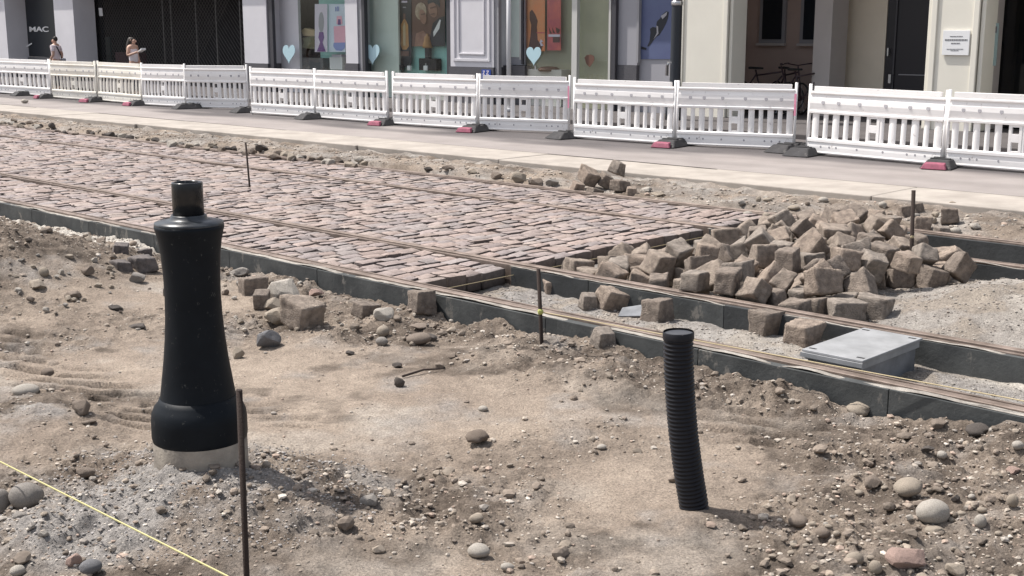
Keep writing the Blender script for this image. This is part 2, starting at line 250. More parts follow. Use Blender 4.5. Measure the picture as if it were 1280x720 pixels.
def scuffs_and_sheen(m, col, sc, lo, stretch=(1, 1, .25)):
    nt = m.node_tree; B = nt.nodes['Principled BSDF']; src = B.inputs['Base Color'].links[0].from_socket
    tc = nt.nodes.new('ShaderNodeTexCoord'); mp = nt.nodes.new('ShaderNodeMapping'); mp.inputs['Scale'].default_value = stretch
    n = nt.nodes.new('ShaderNodeTexNoise'); n.inputs['Scale'].default_value = sc; n.inputs['Detail'].default_value = 5; n.inputs['Roughness'].default_value = .7
    r = nt.nodes.new('ShaderNodeValToRGB'); r.color_ramp.elements[0].position = lo; r.color_ramp.elements[1].position = lo+.06
    x = nt.nodes.new('ShaderNodeMix'); x.data_type = 'RGBA'; x.inputs['B'].default_value = (*col, 1)
    nt.links.new(tc.outputs['Object'], mp.inputs['Vector']); nt.links.new(mp.outputs[0], n.inputs['Vector']); nt.links.new(n.outputs['Fac'], r.inputs['Fac'])
    nt.links.new(r.outputs['Color'], x.inputs['Factor']); nt.links.new(src, x.inputs['A']); nt.links.new(x.outputs['Result'], B.inputs['Base Color'])
scuffs_and_sheen(M['blackpaint'], (.06, .062, .06), 42, .63, (1, 1, .6)); scuffs_and_sheen(M['gloss'], (.30, .30, .31), 26, .61, (1, 1, .10)); scuffs_and_sheen(M['pipe'], (.09, .085, .08), 30, .68, (1, 1, 1))  # gloss gets pale upright streaks: its sheen painted as colour
scuffs_and_sheen(M['hdpe'], (.60, .56, .54), 9, .64, (1, 1, 1)); scuffs_and_sheen(M['rubber'], (.10, .092, .088), 14, .60, (1, 1, 1)); scuffs_and_sheen(M['fillerdust'], (.17, .16, .145), 7, .60, (1, 1, .5))
# ---------------------------------------------------------------- near ground (bare construction dirt)
SENSE_T = 5.64                                       # foot of the first kerb-like rail filler
bx, by, _ = gp(252, 575, 0.0)                        # where the black column stands
def blob(X, Y, cx, cy, r, p=1.5): return np.exp(-(((X-cx)**2+(Y-cy)**2)/(r*r))**p)
def seg(X, Y, a, b, w):
    a = np.array(a[:2]); b = np.array(b[:2]); L = np.linalg.norm(b-a); u = (b-a)/L
    k = np.clip(((X-a[0])*u[0]+(Y-a[1])*u[1]), 0, L)
    return np.exp(-((X-a[0]-k*u[0])**2+(Y-a[1]-k*u[1])**2)/(w*w))
def rough_mask(X, Y):
    s = X*D2[0]+Y*D2[1]; t = X*N2[0]+Y*N2[1]
    r = .55*sm(.0, .35, fbm(X, Y, 1.3, 3, 41))
    r = r+1.0*blob(X, Y, *gp(1215, 640, -.1)[:2], .75)+.7*blob(X, Y, *gp(1100, 690, -.1)[:2], .5)
    r = r+.8*sm(5.0, 5.5, t)+.8*blob(X, Y, bx, by-.25, .75)+1.0*blob(X, Y, *gp(30, 330, -.1)[:2], 1.2)
    r = r+.8*blob(X, Y, *gp(40, 640, -.1)[:2], .6)+.7*seg(X, Y, gp(620, 440, -.1), gp(850, 480, -.1), .3)+.6*blob(X, Y, *gp(60, 500, -.1)[:2], .5)
    r = r+1.0*seg(X, Y, gp(345, 575, -.1), gp(450, 640, -.1), .22)+.5*blob(X, Y, *gp(120, 560, -.1)[:2], .4)+.6*seg(X, Y, gp(930, 530, -.1), gp(1150, 570, -.1), .2)+.45*blob(X, Y, *gp(560, 620, -.1)[:2], .4)
    r = r+.7*seg(X, Y, gp(310, 400, -.1), gp(500, 400, -.1), .45)+.5*blob(X, Y, *gp(690, 680, -.1)[:2], .35)+.5*blob(X, Y, *gp(420, 620, -.1)[:2], .5)
    return np.clip(r, 0, 1)
def treads(X, Y, a, b, w, pitch, ang):
    """prints left by a tracked machine: cross bars pressed into a strip from a to b"""
    a = np.array(a[:2]); b = np.array(b[:2]); m = seg(X, Y, a, b, w)**.7
    ph = (X*math.cos(ang)+Y*math.sin(ang))/pitch+.35*fbm(X, Y, .35, 2, 77)
    k = (ph-np.floor(ph)); bar = sm(.0, .14, k)*(1-sm(.42, .6, k))
    return np.minimum(1, 1.4*m)*sm(-.4, -.1, fbm(X, Y, .3, 3, 88))*bar
def dirt_h(X, Y):
    s = X*D2[0]+Y*D2[1]; t = X*N2[0]+Y*N2[1]; R = rough_mask(X, Y)
    z = -.155+.045*fbm(X, Y, 1.7, 2, 1)
    z = z+(.008+.045*R)*fbm(X, Y, .42, 3, 11)+(.006+.030*R)*fbm(X, Y, .16, 4, 21, .6)
    cl = np.abs(fbm(X, Y, .13, 3, 31)); z = z+(.004+R*.022)*(.25-cl)
    z = z+R*.016*sm(.02, .2, fbm(X, Y, .085, 2, 35))+R*.010*sm(.05, .2, fbm(X, Y, .04, 2, 37))
    z = z+.095*blob(X, Y, bx, by-.02, .42, 1)+.065*blob(X, Y, bx-.08, by-.30, .62, 1)+.035*blob(X, Y, *gp(872, 645, -.14)[:2], .13, 1)+.05*blob(X, Y, bx+.35, by-.5, .55, 1.2)
    z = z+.50*blob(X, Y, *gp(-35, 330, 0)[:2], 1.0, 1)+.07*blob(X, Y, *gp(1230, 640, -.1)[:2], .75, 1)
    z = z+.05*blob(X, Y, *gp(40, 520, -.1)[:2], .4)+.05*seg(X, Y, gp(620, 440, -.1), gp(850, 480, -.1), .22)
    z = z+.06*seg(X, Y, W(0.0, 5.6)[:2], W(5.5, 5.6)[:2], .22)*(.8+1.5*fbm(X, Y, .4, 3, 45))
    z = z-.07*treads(X, Y, gp(-20, 405, -.14), gp(40, 450, -.14), .13, .15, 1.25)
    z = z-.11*treads(X, Y, gp(70, 465, -.14), gp(180, 512, -.14), .15, .13, 1.35)
    z = z-.045*treads(X, Y, gp(930, 520, -.14), gp(1130, 575, -.14), .24, .17, 1.2)
    z = z-.022*treads(X, Y, gp(325, 505, -.14), gp(370, 525, -.14), .1, .13, 1.5)
    # never above the top of the filler right beside it
    return np.minimum(z, np.where(t > 5.3, -.035-.05*sm(5.3, 5.6, t)*0, 9))
def dirt_at(x, y): return float(dirt_h(np.array([x]), np.array([y]))[0])
def on_dirt(px, py):
    z = -.14
    for _ in range(6):
        P = gp(px, py, z); z = .5*z+.5*dirt_at(P[0], P[1])
    P = gp(px, py, z); return float(P[0]), float(P[1]), dirt_at(P[0], P[1])
def axis(*segs): return np.unique(np.concatenate([np.linspace(a, b, int(round((b-a)/d))+1) for a, b, d in segs]))
def grid_mesh(S, T, hf, colf, m, name):
    A, B = np.meshgrid(S, T, indexing='ij'); X = A*D2[0]+B*N2[0]; Y = A*D2[1]+B*N2[1]; Z = hf(X, Y)
    V = np.stack([X, Y, Z], -1).reshape(-1, 3); nS, nT = len(S), len(T)
    i = np.arange(nS*nT).reshape(nS, nT)
    Fc = np.stack([i[:-1, :-1], i[:-1, 1:], i[1:, 1:], i[1:, :-1]], -1).reshape(-1, 4)
    cols = colf(X, Y, Z).reshape(-1, 3) if colf else None
    return np_mesh(name, V, Fc, m, True, cols)
def soil_mat(name, base_a, base_b, fine):
    """soil: attribute R = grey gravelly sand, G = pale dry mortar dust, B = coarse dark earth"""
    m = bpy.data.materials.new(name); m.use_nodes = True; nt = m.node_tree; B = nt.nodes['Principled BSDF']
    B.inputs['Roughness'].default_value = .95; B.inputs['Specular IOR Level'].default_value = .15
    tc = nt.nodes.new('ShaderNodeTexCoord'); at = nt.nodes.new('ShaderNodeAttribute'); at.attribute_name = 'Col'
    sp = nt.nodes.new('ShaderNodeSeparateColor'); nt.links.new(at.outputs['Color'], sp.inputs['Color'])
    def noise(sc, det=8, ro=.65):
        n = nt.nodes.new('ShaderNodeTexNoise'); n.inputs['Scale'].default_value = sc; n.inputs['Detail'].default_value = det
        n.inputs['Roughness'].default_value = ro; nt.links.new(tc.outputs['Object'], n.inputs['Vector']); return n
    def ramp(src, stops):
        r = nt.nodes.new('ShaderNodeValToRGB'); e = r.color_ramp.elements
        e[0].position, e[0].color = stops[0][0], (*stops[0][1], 1); e[1].position, e[1].color = stops[-1][0], (*stops[-1][1], 1)
        for p_, c_ in stops[1:-1]:
            q = e.new(p_); q.color = (*c_, 1)
        nt.links.new(src, r.inputs['Fac']); return r.outputs['Color']
    def mix(f, a, b, mode='MIX'):
        x = nt.nodes.new('ShaderNodeMix'); x.data_type = 'RGBA'; x.blend_type = mode
        if isinstance(f, float): x.inputs['Factor'].default_value = f
        else: nt.links.new(f, x.inputs['Factor'])
        nt.links.new(a, x.inputs['A']); nt.links.new(b, x.inputs['B']); return x.outputs['Result']
    smooth = ramp(noise(1.6).outputs['Fac'], [(.3, base_b), (.5, tuple((p+q)/2 for p, q in zip(base_a, base_b))), (.68, base_a)])
    grain = ramp(noise(95, 6, .75).outputs['Fac'], [(.30, (.45, .44, .43)), (.5, (.95, .95, .95)), (.70, (1.42, 1.40, 1.36))])
    mid = ramp(noise(14, 6, .7).outputs['Fac'], [(.3, (.78, .77, .76)), (.7, (1.14, 1.13, 1.12))])
    rough = ramp(noise(9).outputs['Fac'], [(.32, (.085, .068, .056)), (.5, (.145, .119, .098)), (.7, (.235, .197, .163))])
    grey = ramp(noise(22).outputs['Fac'], [(.3, (.21, .196, .186)), (.7, (.38, .36, .34))])
    pale = ramp(noise(10).outputs['Fac'], [(.3, (.40, .37, .33)), (.7, (.62, .59, .54))])
    c = mix(sp.outputs['Blue'], smooth, rough); c = mix(sp.outputs['Red'], c, grey); c = mix(sp.outputs['Green'], c, pale)
    c = mix(1.0, c, grain, 'MULTIPLY'); c = mix(1.0, c, mid, 'MULTIPLY')
    nt.links.new(c, B.inputs['Base Color'])
    n1 = noise(fine, 9, .7); b = nt.nodes.new('ShaderNodeBump'); b.inputs['Strength'].default_value = .9; b.inputs['Distance'].default_value = .02
    nt.links.new(n1.outputs['Fac'], b.inputs['Height']); nt.links.new(b.outputs['Normal'], B.inputs['Normal'])
    return m
M['dirt'] = soil_mat('bare_dirt', (.385, .322, .264), (.265, .217, .178), 60)
M['bed'] = soil_mat('track_bed', (.36, .315, .265), (.26, .225, .19), 80)
def dirt_col(X, Y, Z):
    s = X*D2[0]+Y*D2[1]; t = X*N2[0]+Y*N2[1]; R = rough_mask(X, Y); nz = fbm(X, Y, .3, 4, 61)
    g = np.clip(1.1*blob(X, Y, bx, by-.1, .62, 1.2)+.9*blob(X, Y, *gp(110, 650, -.1)[:2], .35)+.5*blob(X, Y, *gp(30, 520, -.1)[:2], .25)+1.2*(nz-.15), 0, 1)*sm(-.2, .1, nz+.5*blob(X, Y, bx, by, .5))
    haunch = 1.3*sm(5.2, 5.4, t)*sm(9.2, 9.8, s)*(1-sm(13.2, 14, s))*sm(-.2, .05, nz)
    p = np.clip(haunch+.28*sm(.12, .4, fbm(X, Y, .6, 4, 71))*(1-R), 0, 1)
    b = np.clip(R*.9+.75*sm(.02, .3, fbm(X, Y, .7, 5, 51, .65))+.5*seg(X, Y, gp(345, 575, -.1), gp(450, 640, -.1), .2)+1.2*blob(X, Y, *gp(20, 320, 0)[:2], .9, 1), 0, 1)  # streak right of the column: dug earth with its cast shadow painted in
    b = np.clip(b+.5*blob(X, Y, *gp(1215, 650, -.1)[:2], .9), 0, 1)*np.clip(.95+1.3*fbm(X, Y, .25, 3, 91), 0, 1)
    return np.stack([np.clip(g, 0, 1), p, b*(1-.6*np.clip(g, 0, 1))], -1)
S = axis((-14, 0, .5), (0, 1.0, .05), (1.0, 8.5, .0125), (8.5, 14, .02), (14, 20, .2), (20, 60, 2))
T = axis((-14, 0, .7), (0, 1.5, .05), (1.5, SENSE_T, .0125))
o = link('dirt_ground', grid_mesh(S, T, dirt_h, dirt_col, M['dirt'], 'dirt_ground'))
tag(o, 'bare brown construction dirt with tread prints and a small mound', kind='structure')
# ---------------------------------------------------------------- track bed between the rails where the paving is missing
END = 6.45
tA, tB, tC, tD = 5.78, 6.82, 9.42, 10.46
def bed_h(X, Y):
    s = X*D2[0]+Y*D2[1]; t = X*N2[0]+Y*N2[1]
    z = -.165+.03*fbm(X, Y, .5, 3, 101)+.02*fbm(X, Y, .12, 3, 111)
    mid = sm(tB+.06, tB+.2, t)*(1-sm(tC-.2, tC-.06, t))
    heap = np.exp(-((np.maximum(s-2.9, (s-2.9)*.35)/.85)**2+((t-8.25)/.95)**2)**1.3)
    z = z+mid*(.03+.25*heap*(1+.5*fbm(X, Y, .5, 3, 121))+.016*fbm(X, Y, .2, 3, 131))
    sand = np.exp(-(((s-4.1)/.75)**2+((t-6.42)/.3)**2)); z = z+.05*sand*(1+fbm(X, Y, .3, 3, 141))
    z = z+.11*sm(tC+.05, tC+.2, t)*(1-sm(tD-.45, tD-.1, t))*sm(4.3, 3.6, s)*(1+.6*fbm(X, Y, .4, 3, 151))
    return z
def bed_col(X, Y, Z):
    s = X*D2[0]+Y*D2[1]; t = X*N2[0]+Y*N2[1]; nz = fbm(X, Y, .25, 4, 161)
    heap = np.exp(-((np.maximum(s-2.9, (s-2.9)*.35)/1.0)**2+((t-8.25)/1.1)**2)**1.3)
    g = np.clip(.25+.75*sm(-.1, .2, nz), 0, 1)*(1-.55*heap)
    p = np.clip(sm(6.55, 6.7, t)*(1-sm(6.74, 6.8, t))*sm(2.9, 2.6, s)*sm(-.2, 0, nz)+.35*np.exp(-(((s-4.1)/.75)**2+((t-6.42)/.3)**2))+.35*heap*sm(.1, .3, nz), 0, 1)
    return np.stack([g, p, np.clip(.3+nz, 0, 1)*.4], -1)
S = axis((-14, 0, .3), (0, END+.05, .014)); T = axis((tA+.02, tD-.02, .014))
o = link('gravel_track_bed', grid_mesh(S, T, bed_h, bed_col, M['bed'], 'gravel_track_bed'))
tag(o, 'sandy gravel bed and gravel heap between the open tram rails', kind='structure')
def bed_at(x, y): return float(bed_h(np.array([x]), np.array([y]))[0])
def on_bed(px, py):
    z = -.15
    for _ in range(6):
        P = gp(px, py, z); z = .5*z+.5*bed_at(P[0], P[1])
    P = gp(px, py, z); return float(P[0]), float(P[1]), bed_at(P[0], P[1])
# ---------------------------------------------------------------- dirt strip on the far side of the tracks
def far_h(X, Y):
    s = X*D2[0]+Y*D2[1]; t = X*N2[0]+Y*N2[1]
    z = -.01+.04*fbm(X, Y, .8, 3, 201)+.06*fbm(X, Y, .25, 4, 211)
    z = z-.05*np.exp(-((t-11.9)/.12)**2)+.05*np.exp(-((t-11.0)/.25)**2)*sm(8, 11, s)
    return np.minimum(z, np.where(t < tD+.2, -.03, .035))
def far_col(X, Y, Z):
    nz = fbm(X, Y, .5, 4, 221); return np.stack([np.clip(.3+nz, 0, 1), np.clip(nz*1.0-.25, 0, .4), np.clip(.5+1.3*fbm(X, Y, .5, 4, 231), 0, 1)*.9], -1)
S = axis((-14, 0, .3), (0, 14, .025), (14, 34, .06), (34, 60, .5)); T = axis((tD+.04, 12.06, .025))
o = link('dirt_verge', grid_mesh(S, T, far_h, far_col, M['dirt'], 'dirt_verge'))
tag(o, 'strip of rubble strewn dirt beside the far rail', kind='structure')
def far_at(x, y): return float(far_h(np.array([x]), np.array([y]))[0])
def on_far(px, py):
    z = 0
    for _ in range(6):
        P = gp(px, py, z); z = .5*z+.5*far_at(P[0], P[1])
    P = gp(px, py, z); return float(P[0]), float(P[1]), far_at(P[0], P[1])
# ---------------------------------------------------------------- sheets: ground to the horizon, concrete edging, asphalt, sidewalk
def sheet(name, label, m, s0, s1, t0, t1, z, zb=None):
    b = MB(); b.fbox(s0, s1, t0, t1, z-.1 if zb is None else zb, z)
    return tag(b.build(name, m), label, kind='structure')
b = MB(); b.box(-900, 900, -900, 900, -1.2, -.6); tag(b.build('ground', M['walk']), kind='structure')
# slightly wavy concrete edging built from slabs with open joints
b = MB(); s = -14.0; rg = random.Random(3)
while s < 60:
    L = rg.uniform(2.6, 3.4); zz = rg.uniform(-.004, .004); w = rg.uniform(-.03, .03)
    b.fbox(s, s+L-.006, 12.05+w, 13.1, -.2, .034+zz); s += L
o = b.build('concrete_edging', M['conc'], bevel=.012); tag(o, 'pale concrete edging strip beside the asphalt', kind='structure')
def asph_col(X, Y, Z):
    s = X*D2[0]+Y*D2[1]; t = X*N2[0]+Y*N2[1]; w_ = sm(14.95, 14.2, t+.9*fbm(s*.35, t, 1.0, 3, 711))
    w_ = np.clip(w_+.3*fbm(s*.3, t*2, 1.2, 4, 721), 0, 1)[..., None]
    return np.array((.10, .09, .09))*(1-w_)+np.array((.30, .27, .255))*w_
o = link('asphalt_road', grid_mesh(axis((-60, 0, 2), (0, 40, .12), (40, 90, 2)), axis((13.105, 16, .08), (16, 17.6, .3)), lambda X, Y: .036+0*X, asph_col, M['asphalt'], 'asphalt_road'))
tag(o, 'grey dusty asphalt lane in front of the shops', kind='structure')
b = MB(); b.fbox(-60, 90, 17.6, 17.75, -.1, .12); tag(b.build('kerb', M['walk'], bevel=.015), kind='structure')
sheet('sidewalk', 'light sidewalk along the shop fronts', M['walk'], -60, 90, 17.752, 40, .116)
# ---------------------------------------------------------------- cobble paving between the rails (one laid surface)
def paving():
    rg = np.random.RandomState(8); gx = 5; Vs = []; Fs = []; Cs = []; base = 0
    lin = np.array([-1, -.78, 0, .78, 1]); A, B = np.meshgrid(lin, lin, indexing='ij')
    top = np.stack([A.ravel(), B.ravel()], -1); e = np.maximum(np.abs(top[:, 0]), np.abs(top[:, 1]))
    i = np.arange(gx*gx).reshape(gx, gx)
    ftop = np.stack([i[:-1, :-1], i[:-1, 1:], i[1:, 1:], i[1:, :-1]], -1).reshape(-1, 4)
    ring = list(i[0, :])+list(i[1:, -1])+list(i[-1, -2::-1])+list(i[-2:0:-1, 0]); nr = len(ring)
    skirt = np.array([[gx*gx+nr+k, gx*gx+k, gx*gx+(k+1) % nr, gx*gx+nr+(k+1) % nr] for k in range(nr)])
    fc = np.concatenate([ftop, skirt])
    pal = np.array([(.40, .335, .32), (.385, .325, .318), (.42, .345, .32), (.37, .33, .327), (.43, .365, .34), (.35, .305, .305), (.41, .33, .305)])
    for t0, t1 in ((tA+.068, tB-.066), (tB+.066, tC-.066), (tC+.066, tD-.066)):
        s = END; row = 0
        while s < 34:
            rl = .125+rg.rand()*.026; t = t0-(rg.rand()*.12 if row % 2 else 0)
            while t < t1-.03:
                w = .14+rg.rand()*.12; a = max(t, t0); c = min(t+w, t1); t += w
                if c-a < .06: continue
                gap = .003+rg.rand()*.005; hx, hy = rl/2-gap-.0085, (c-a)/2-gap-.001
                f = .90+.10*rg.rand()
                px = top[:, 0]*hx*(1-.05*rg.rand()*np.abs(top[:, 1])); py = top[:, 1]*hy*(1-.06*rg.rand()*np.abs(top[:, 0]))
                px = px+(rg.rand(gx*gx)-.5)*.010; py = py+(rg.rand(gx*gx)-.5)*.010
                z = -.012-(.003+.006*rg.rand())*e**7-.003*e**2+rg.randn()*.0035+top[:, 0]*rg.randn()*.0035+top[:, 1]*rg.randn()*.003+(rg.rand(gx*gx)-.5)*.004
                ss = s+rl/2+px+.02*math.sin(t*2.1+row)*0; tt = (a+c)/2+py
                V = np.zeros((gx*gx+2*nr, 3)); V[:gx*gx, 0] = ss*D2[0]+tt*N2[0]; V[:gx*gx, 1] = ss*D2[1]+tt*N2[1]; V[:gx*gx, 2] = z
                V[gx*gx:gx*gx+nr] = V[ring]; V[gx*gx+nr:] = V[ring]; V[gx*gx:gx*gx+nr, 2] = -.15
                Vs.append(V); Fs.append(fc+base); base += len(V)
                cc = pal[rg.randint(len(pal))]*(.69+.24*rg.rand())*np.array((1.0, .98, .945)); cq = np.tile(cc, (len(V), 1)); cq[gx*gx:gx*gx+nr] = (.06, .047, .042); cq[gx*gx+nr:] *= .55; Cs.append(cq)  # sett sides coloured darker: earth stain, with their shade painted in
            s += rl; row += 1
    V = np.concatenate(Vs); s_ = V[:, 0]*D2[0]+V[:, 1]*D2[1]; t_ = V[:, 0]*N2[0]+V[:, 1]*N2[1]
    V[:, 2] += .02*fbm(s_, t_, 1.1, 2, 301)*(V[:, 2] > -.1)
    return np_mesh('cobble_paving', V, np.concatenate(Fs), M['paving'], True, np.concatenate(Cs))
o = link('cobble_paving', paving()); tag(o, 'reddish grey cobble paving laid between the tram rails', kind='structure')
M['joint'] = mat('joint_sand', (.085, .068, .062), .95, scale=40, col2=(.05, .04, .037), bump=.5, bscale=120)
b = MB()
for t0, t1 in ((tA+.085, tB-.07), (tB+.07, tC-.07), (tC+.07, tD-.07)): b.fbox(END+.06, 60, t0, t1, -.16, -.055)
tag(b.build('joint_sand', M['joint']), 'sand filling the joints of the cobble paving', kind='structure')
# ---------------------------------------------------------------- tram rails
def extr(prof, s0, s1, m, name, parent):
    b = MB(parent.location); b.prism([W(s0, t, z) for t, z in prof], [W(s1, t, z) for t, z in prof]); return b.build(name, m, parent)
RL = {'A': ('nearest rusty grooved tram rail beside the bare dirt', tA, 1), 'B': ('second rusty tram rail in front of the stone pile', tB, -1),
      'C': ('third tram rail disappearing behind the stone pile', tC, 1), 'D': ('farthest tram rail beside the rubble strip', tD, -1)}
for k, (lab, t, g) in RL.items():
    r = thing('tram_rail', lab, 'rail', W(3, t, -.2), group='tram rails'); s0, s1 = -14, 34
    pr = [(-.058, -.16), (-.058, -.004), (-.054, 0), (-.006, 0), (-.002, -.004), (.0, -.04), (.034, -.04), (.036, -.006), (.054, -.006), (.056, -.01), (.056, -.16)]
    extr([(t+g*x, z) for x, z in pr], s0, s1, M['rail'], 'steel_profile', r)
    for sd in (-1, 1):
        full = (k == 'A' and sd < 0)
        if k == 'D' and sd > 0: continue
        q = -2.0+{'A': .15, 'B': .7, 'C': .4, 'D': 1.1}[k]; e = 20 if full else END-.02; j = 0
        while q < e:
            L = min(1.16, e-q); a = t+sd*.0585; c = t+sd*(.0585+(.06 if full else .035))
            zt = -.018+random.uniform(-.003, .003)
            b = MB(r.location); b.fbox(q+.002, q+L-.002, min(a, c), max(a, c), -.26, zt); b.build('side_filler', M['fillerdust' if full or j % 2 else 'filler'], r, bevel=.003)
            q += L; j += 1
        # crumbly pale mortar left along the top of the fillers
        if full or (sd < 0 and k in 'BC'):
            S_ = axis((-4, 20 if full else END, .02)); T_ = np.array([t+sd*.061, t+sd*.072, t+sd*.082, t+sd*(.108 if full else .09)])
            def mh(X, Y):
                tt = X*N2[0]+Y*N2[1]; return -.019+.016*np.clip(.45+fbm(X, Y, .3, 4, 401+ord(k)), 0, 1)-.07*np.abs(tt-t-sd*.08)
            me = grid_mesh(S_, T_ if sd > 0 else T_[::-1], mh, None, M['mortar'], 'mortar_line')
            me.transform(Matrix.Translation(-Vector(r.location))); link('mortar_line', me, r)
# ---------------------------------------------------------------- setts: shared shapes
VD = [(.178, .167, .16), (.185, .17, .175), (.2, .165, .15), (.165, .16, .17), (.215, .165, .155), (.17, .15, .17), (.19, .185, .14), (.205, .18, .165)]
TONES = [M['sett']]+[mat('sett_granite_'+nm, c1, .92, scale=20, col2=c2, bump=.85, bscale=80) for nm, c1, c2 in (
    ('warm', (.385, .31, .25), (.185, .147, .12)), ('grey', (.35, .30, .255), (.165, .14, .12)), ('brown', (.285, .235, .195), (.135, .11, .092)))]
SETT = {}
def sett_me(v, tone):
    if (v, tone) not in SETT:
        V, Fc = sett_arr(VD[v % 8], 100+v); SETT[v, tone] = np_mesh('granite_sett', V, Fc, TONES[tone])
    return SETT[v, tone]
RZ = Quaternion((0, 0, 1), ROTZ)
PG = 'granite setts heaped in the big pile'
n_ = 0
for v, x, y, z, qw, qx, qy, qz in PILE:
    o = link('granite_sett', sett_me(v, (n_*7) % 4)); n_ += 1
    o.location = W(-x, y, z); o.scale = (random.uniform(.88, 1.04), random.uniform(.9, 1.02), random.uniform(.88, 1.02)); o.rotation_mode = 'QUATERNION'; o.rotation_quaternion = RZ @ Quaternion((qw, qx, qy, qz))
    tag(o, 'brown grey granite sett lying jumbled in the big pile between the tram rails', 'sett', PG)
def sett(px, py, where, label, v, tone=0, rz=0, tilt=(0, 0), sc=1, sink=.01, group='loose granite setts lying singly', dz=0, dark=False):
    x, y, z = where(px, py)
    me = sett_me(v, tone)
    if dark:
        me = me.copy(); me.materials.clear(); me.materials.append(M['settdark'])
    o = link('granite_sett', me)
    o.location = (x, y, z+VD[v % 8][2]*sc/2-sink+dz); o.rotation_euler = (tilt[0], tilt[1], rz); o.scale = (sc,)*3
    return tag(o, label, 'sett', group)
# single setts in the trench between the two nearest rails
sett(766, 386, on_bed, 'leaning brown sett in the trench left of the upright sett behind the near rail', 4, 1, .5, (.35, .3), .98)
sett(736, 386, on_bed, 'small squarish sett in the trench, beside the larger leaning sett', 3, 2, .3, (0, .05), .68)
sett(822, 402, on_bed, 'upright worn sett in the trench behind the near rail, just left of the corrugated pipe', 1, 3, .75, (0, 0), .98)
sett(956, 417, on_bed, 'tapering dark sett standing in the trench, left one of the pair by the steel box', 5, 3, .6, (.06, .1), 1.02)
sett(1005, 431, on_bed, 'blocky brown sett standing right against the grey steel box lid', 0, 1, .85, (0, 0), 1.02)
sett(692, 366, on_bed, 'rounded brown sett in the trench right beside the thin iron stake', 6, 1, .2, (.2, .1), .9)
sett(712, 344, on_bed, 'small sett at the left tip of the big stone pile', 5, 2, 1.0, (.4, .2), .7)
sett(528, 390, on_dirt, 'cube shaped sett standing on the dirt against the near rail filler', 1, 3, .55, (0, 0), .93)
# setts and rubble left on the dirt in front of the near rail
sett(457, 393, on_dirt, 'half buried dark sett left of the pale broken slab', 0, 3, .9, (.1, .15), .75, .03)
sett(318, 366, on_dirt, 'long brick-like dark sett, rearmost of the rubble cluster right of the black column', 4, 3, .45, (.05, .05), .95, .03)
sett(350, 363, on_dirt, 'small dark sett mostly buried behind the rubble cluster by the black column', 3, 3, .3, (0, .1), .6, .03)
sett(328, 384, on_dirt, 'small dark sett in the rubble cluster, just left of the pale rounded lump', 3, 3, .2, (.1, 0), .72, .01)
sett(378, 409, on_dirt, 'largest angular block of the rubble cluster right of the black column', 7, 0, .95, (.25, .1), 1.15, .0)
sett(180, 337, on_dirt, 'dark flat topped sett lying left of the black column', 6, 3, .6, (0, 0), .92, .02, dark=True)
sett(152, 320, on_dirt, 'small dark sett nearest the pale mortar patch, left of the black column', 3, 3, .4, (0, .1), .75, .03, dark=True)
sett(152, 334, on_dirt, 'low dark sett wedged against the flat topped dark sett left of the column', 6, 3, .7, (.05, .1), .7, .05, dark=True)
sett(178, 318, on_dirt, 'thin dark sett slab behind the flat topped dark sett', 4, 3, .7, (0, 0), .72, .07, dark=True)
sett(755, 433, on_dirt, 'small grey cube sett below the near rail, left of the corrugated pipe', 3, 2, .5, (.1, .05), .72, .02)
# little stack of setts on the far verge and strays right of the pile
FG = 'setts stacked on the far verge'
for px, py, v, tn, rz, tl, sc, dz, lab in ((735, 236, 7, 1, .6, (.5, .3), .98, .06, 'sett tipped on its corner, left and highest of the little stack on the far verge'),
        (757, 237, 5, 3, .2, (.2, .6), .9, .03, 'dark middle sett of the little stack on the far verge'), (776, 239, 6, 3, .5, (0, .1), .9, 0, 'right lower sett of the little stack on the far verge'),
        (772, 228, 3, 2, .9, (.2, .2), .9, .09, 'small sett perched at the right top of the little stack on the far verge'), (722, 240, 1, 1, .3, (.3, .2), .75, -.02, 'pinkish sett at the left foot of the little stack on the far verge'),
        (743, 243, 0, 3, .8, (.1, .3), .75, -.04, 'half sunk sett at the front foot of the little stack on the far verge'), (790, 242, 3, 1, .1, (0, 0), .7, -.05, 'low sett at the right end of the little stack on the far verge')):
    sett(px, py, on_far, lab, v, tn, rz, tl, sc, 0, FG, dz)
for px, py, v, tn, sc, lab in ((1186, 276, 4, 3, .9, 'stray brown sett lying alone on the verge right of the far iron stake'), (1178, 292, 6, 2, .6, 'flat stray sett against the far rail right of the iron stake'),
        (1152, 288, 1, 1, .85, 'stray sett just right of the far iron stake on the verge'), (1130, 270, 3, 3, .7, 'dark stray sett just left of the far iron stake on the verge'), (1146, 264, 3, 3, .6, 'small dark sett behind the far iron stake on the verge'), (1112, 282, 0, 2, .8, 'sett lying behind the pile on the verge, left of the far iron stake')):
    sett(px, py, on_far, lab, v, tn, .4+v, (.1*(v % 3), .08*(v % 2)), sc, .02, 'stray setts on the far verge')
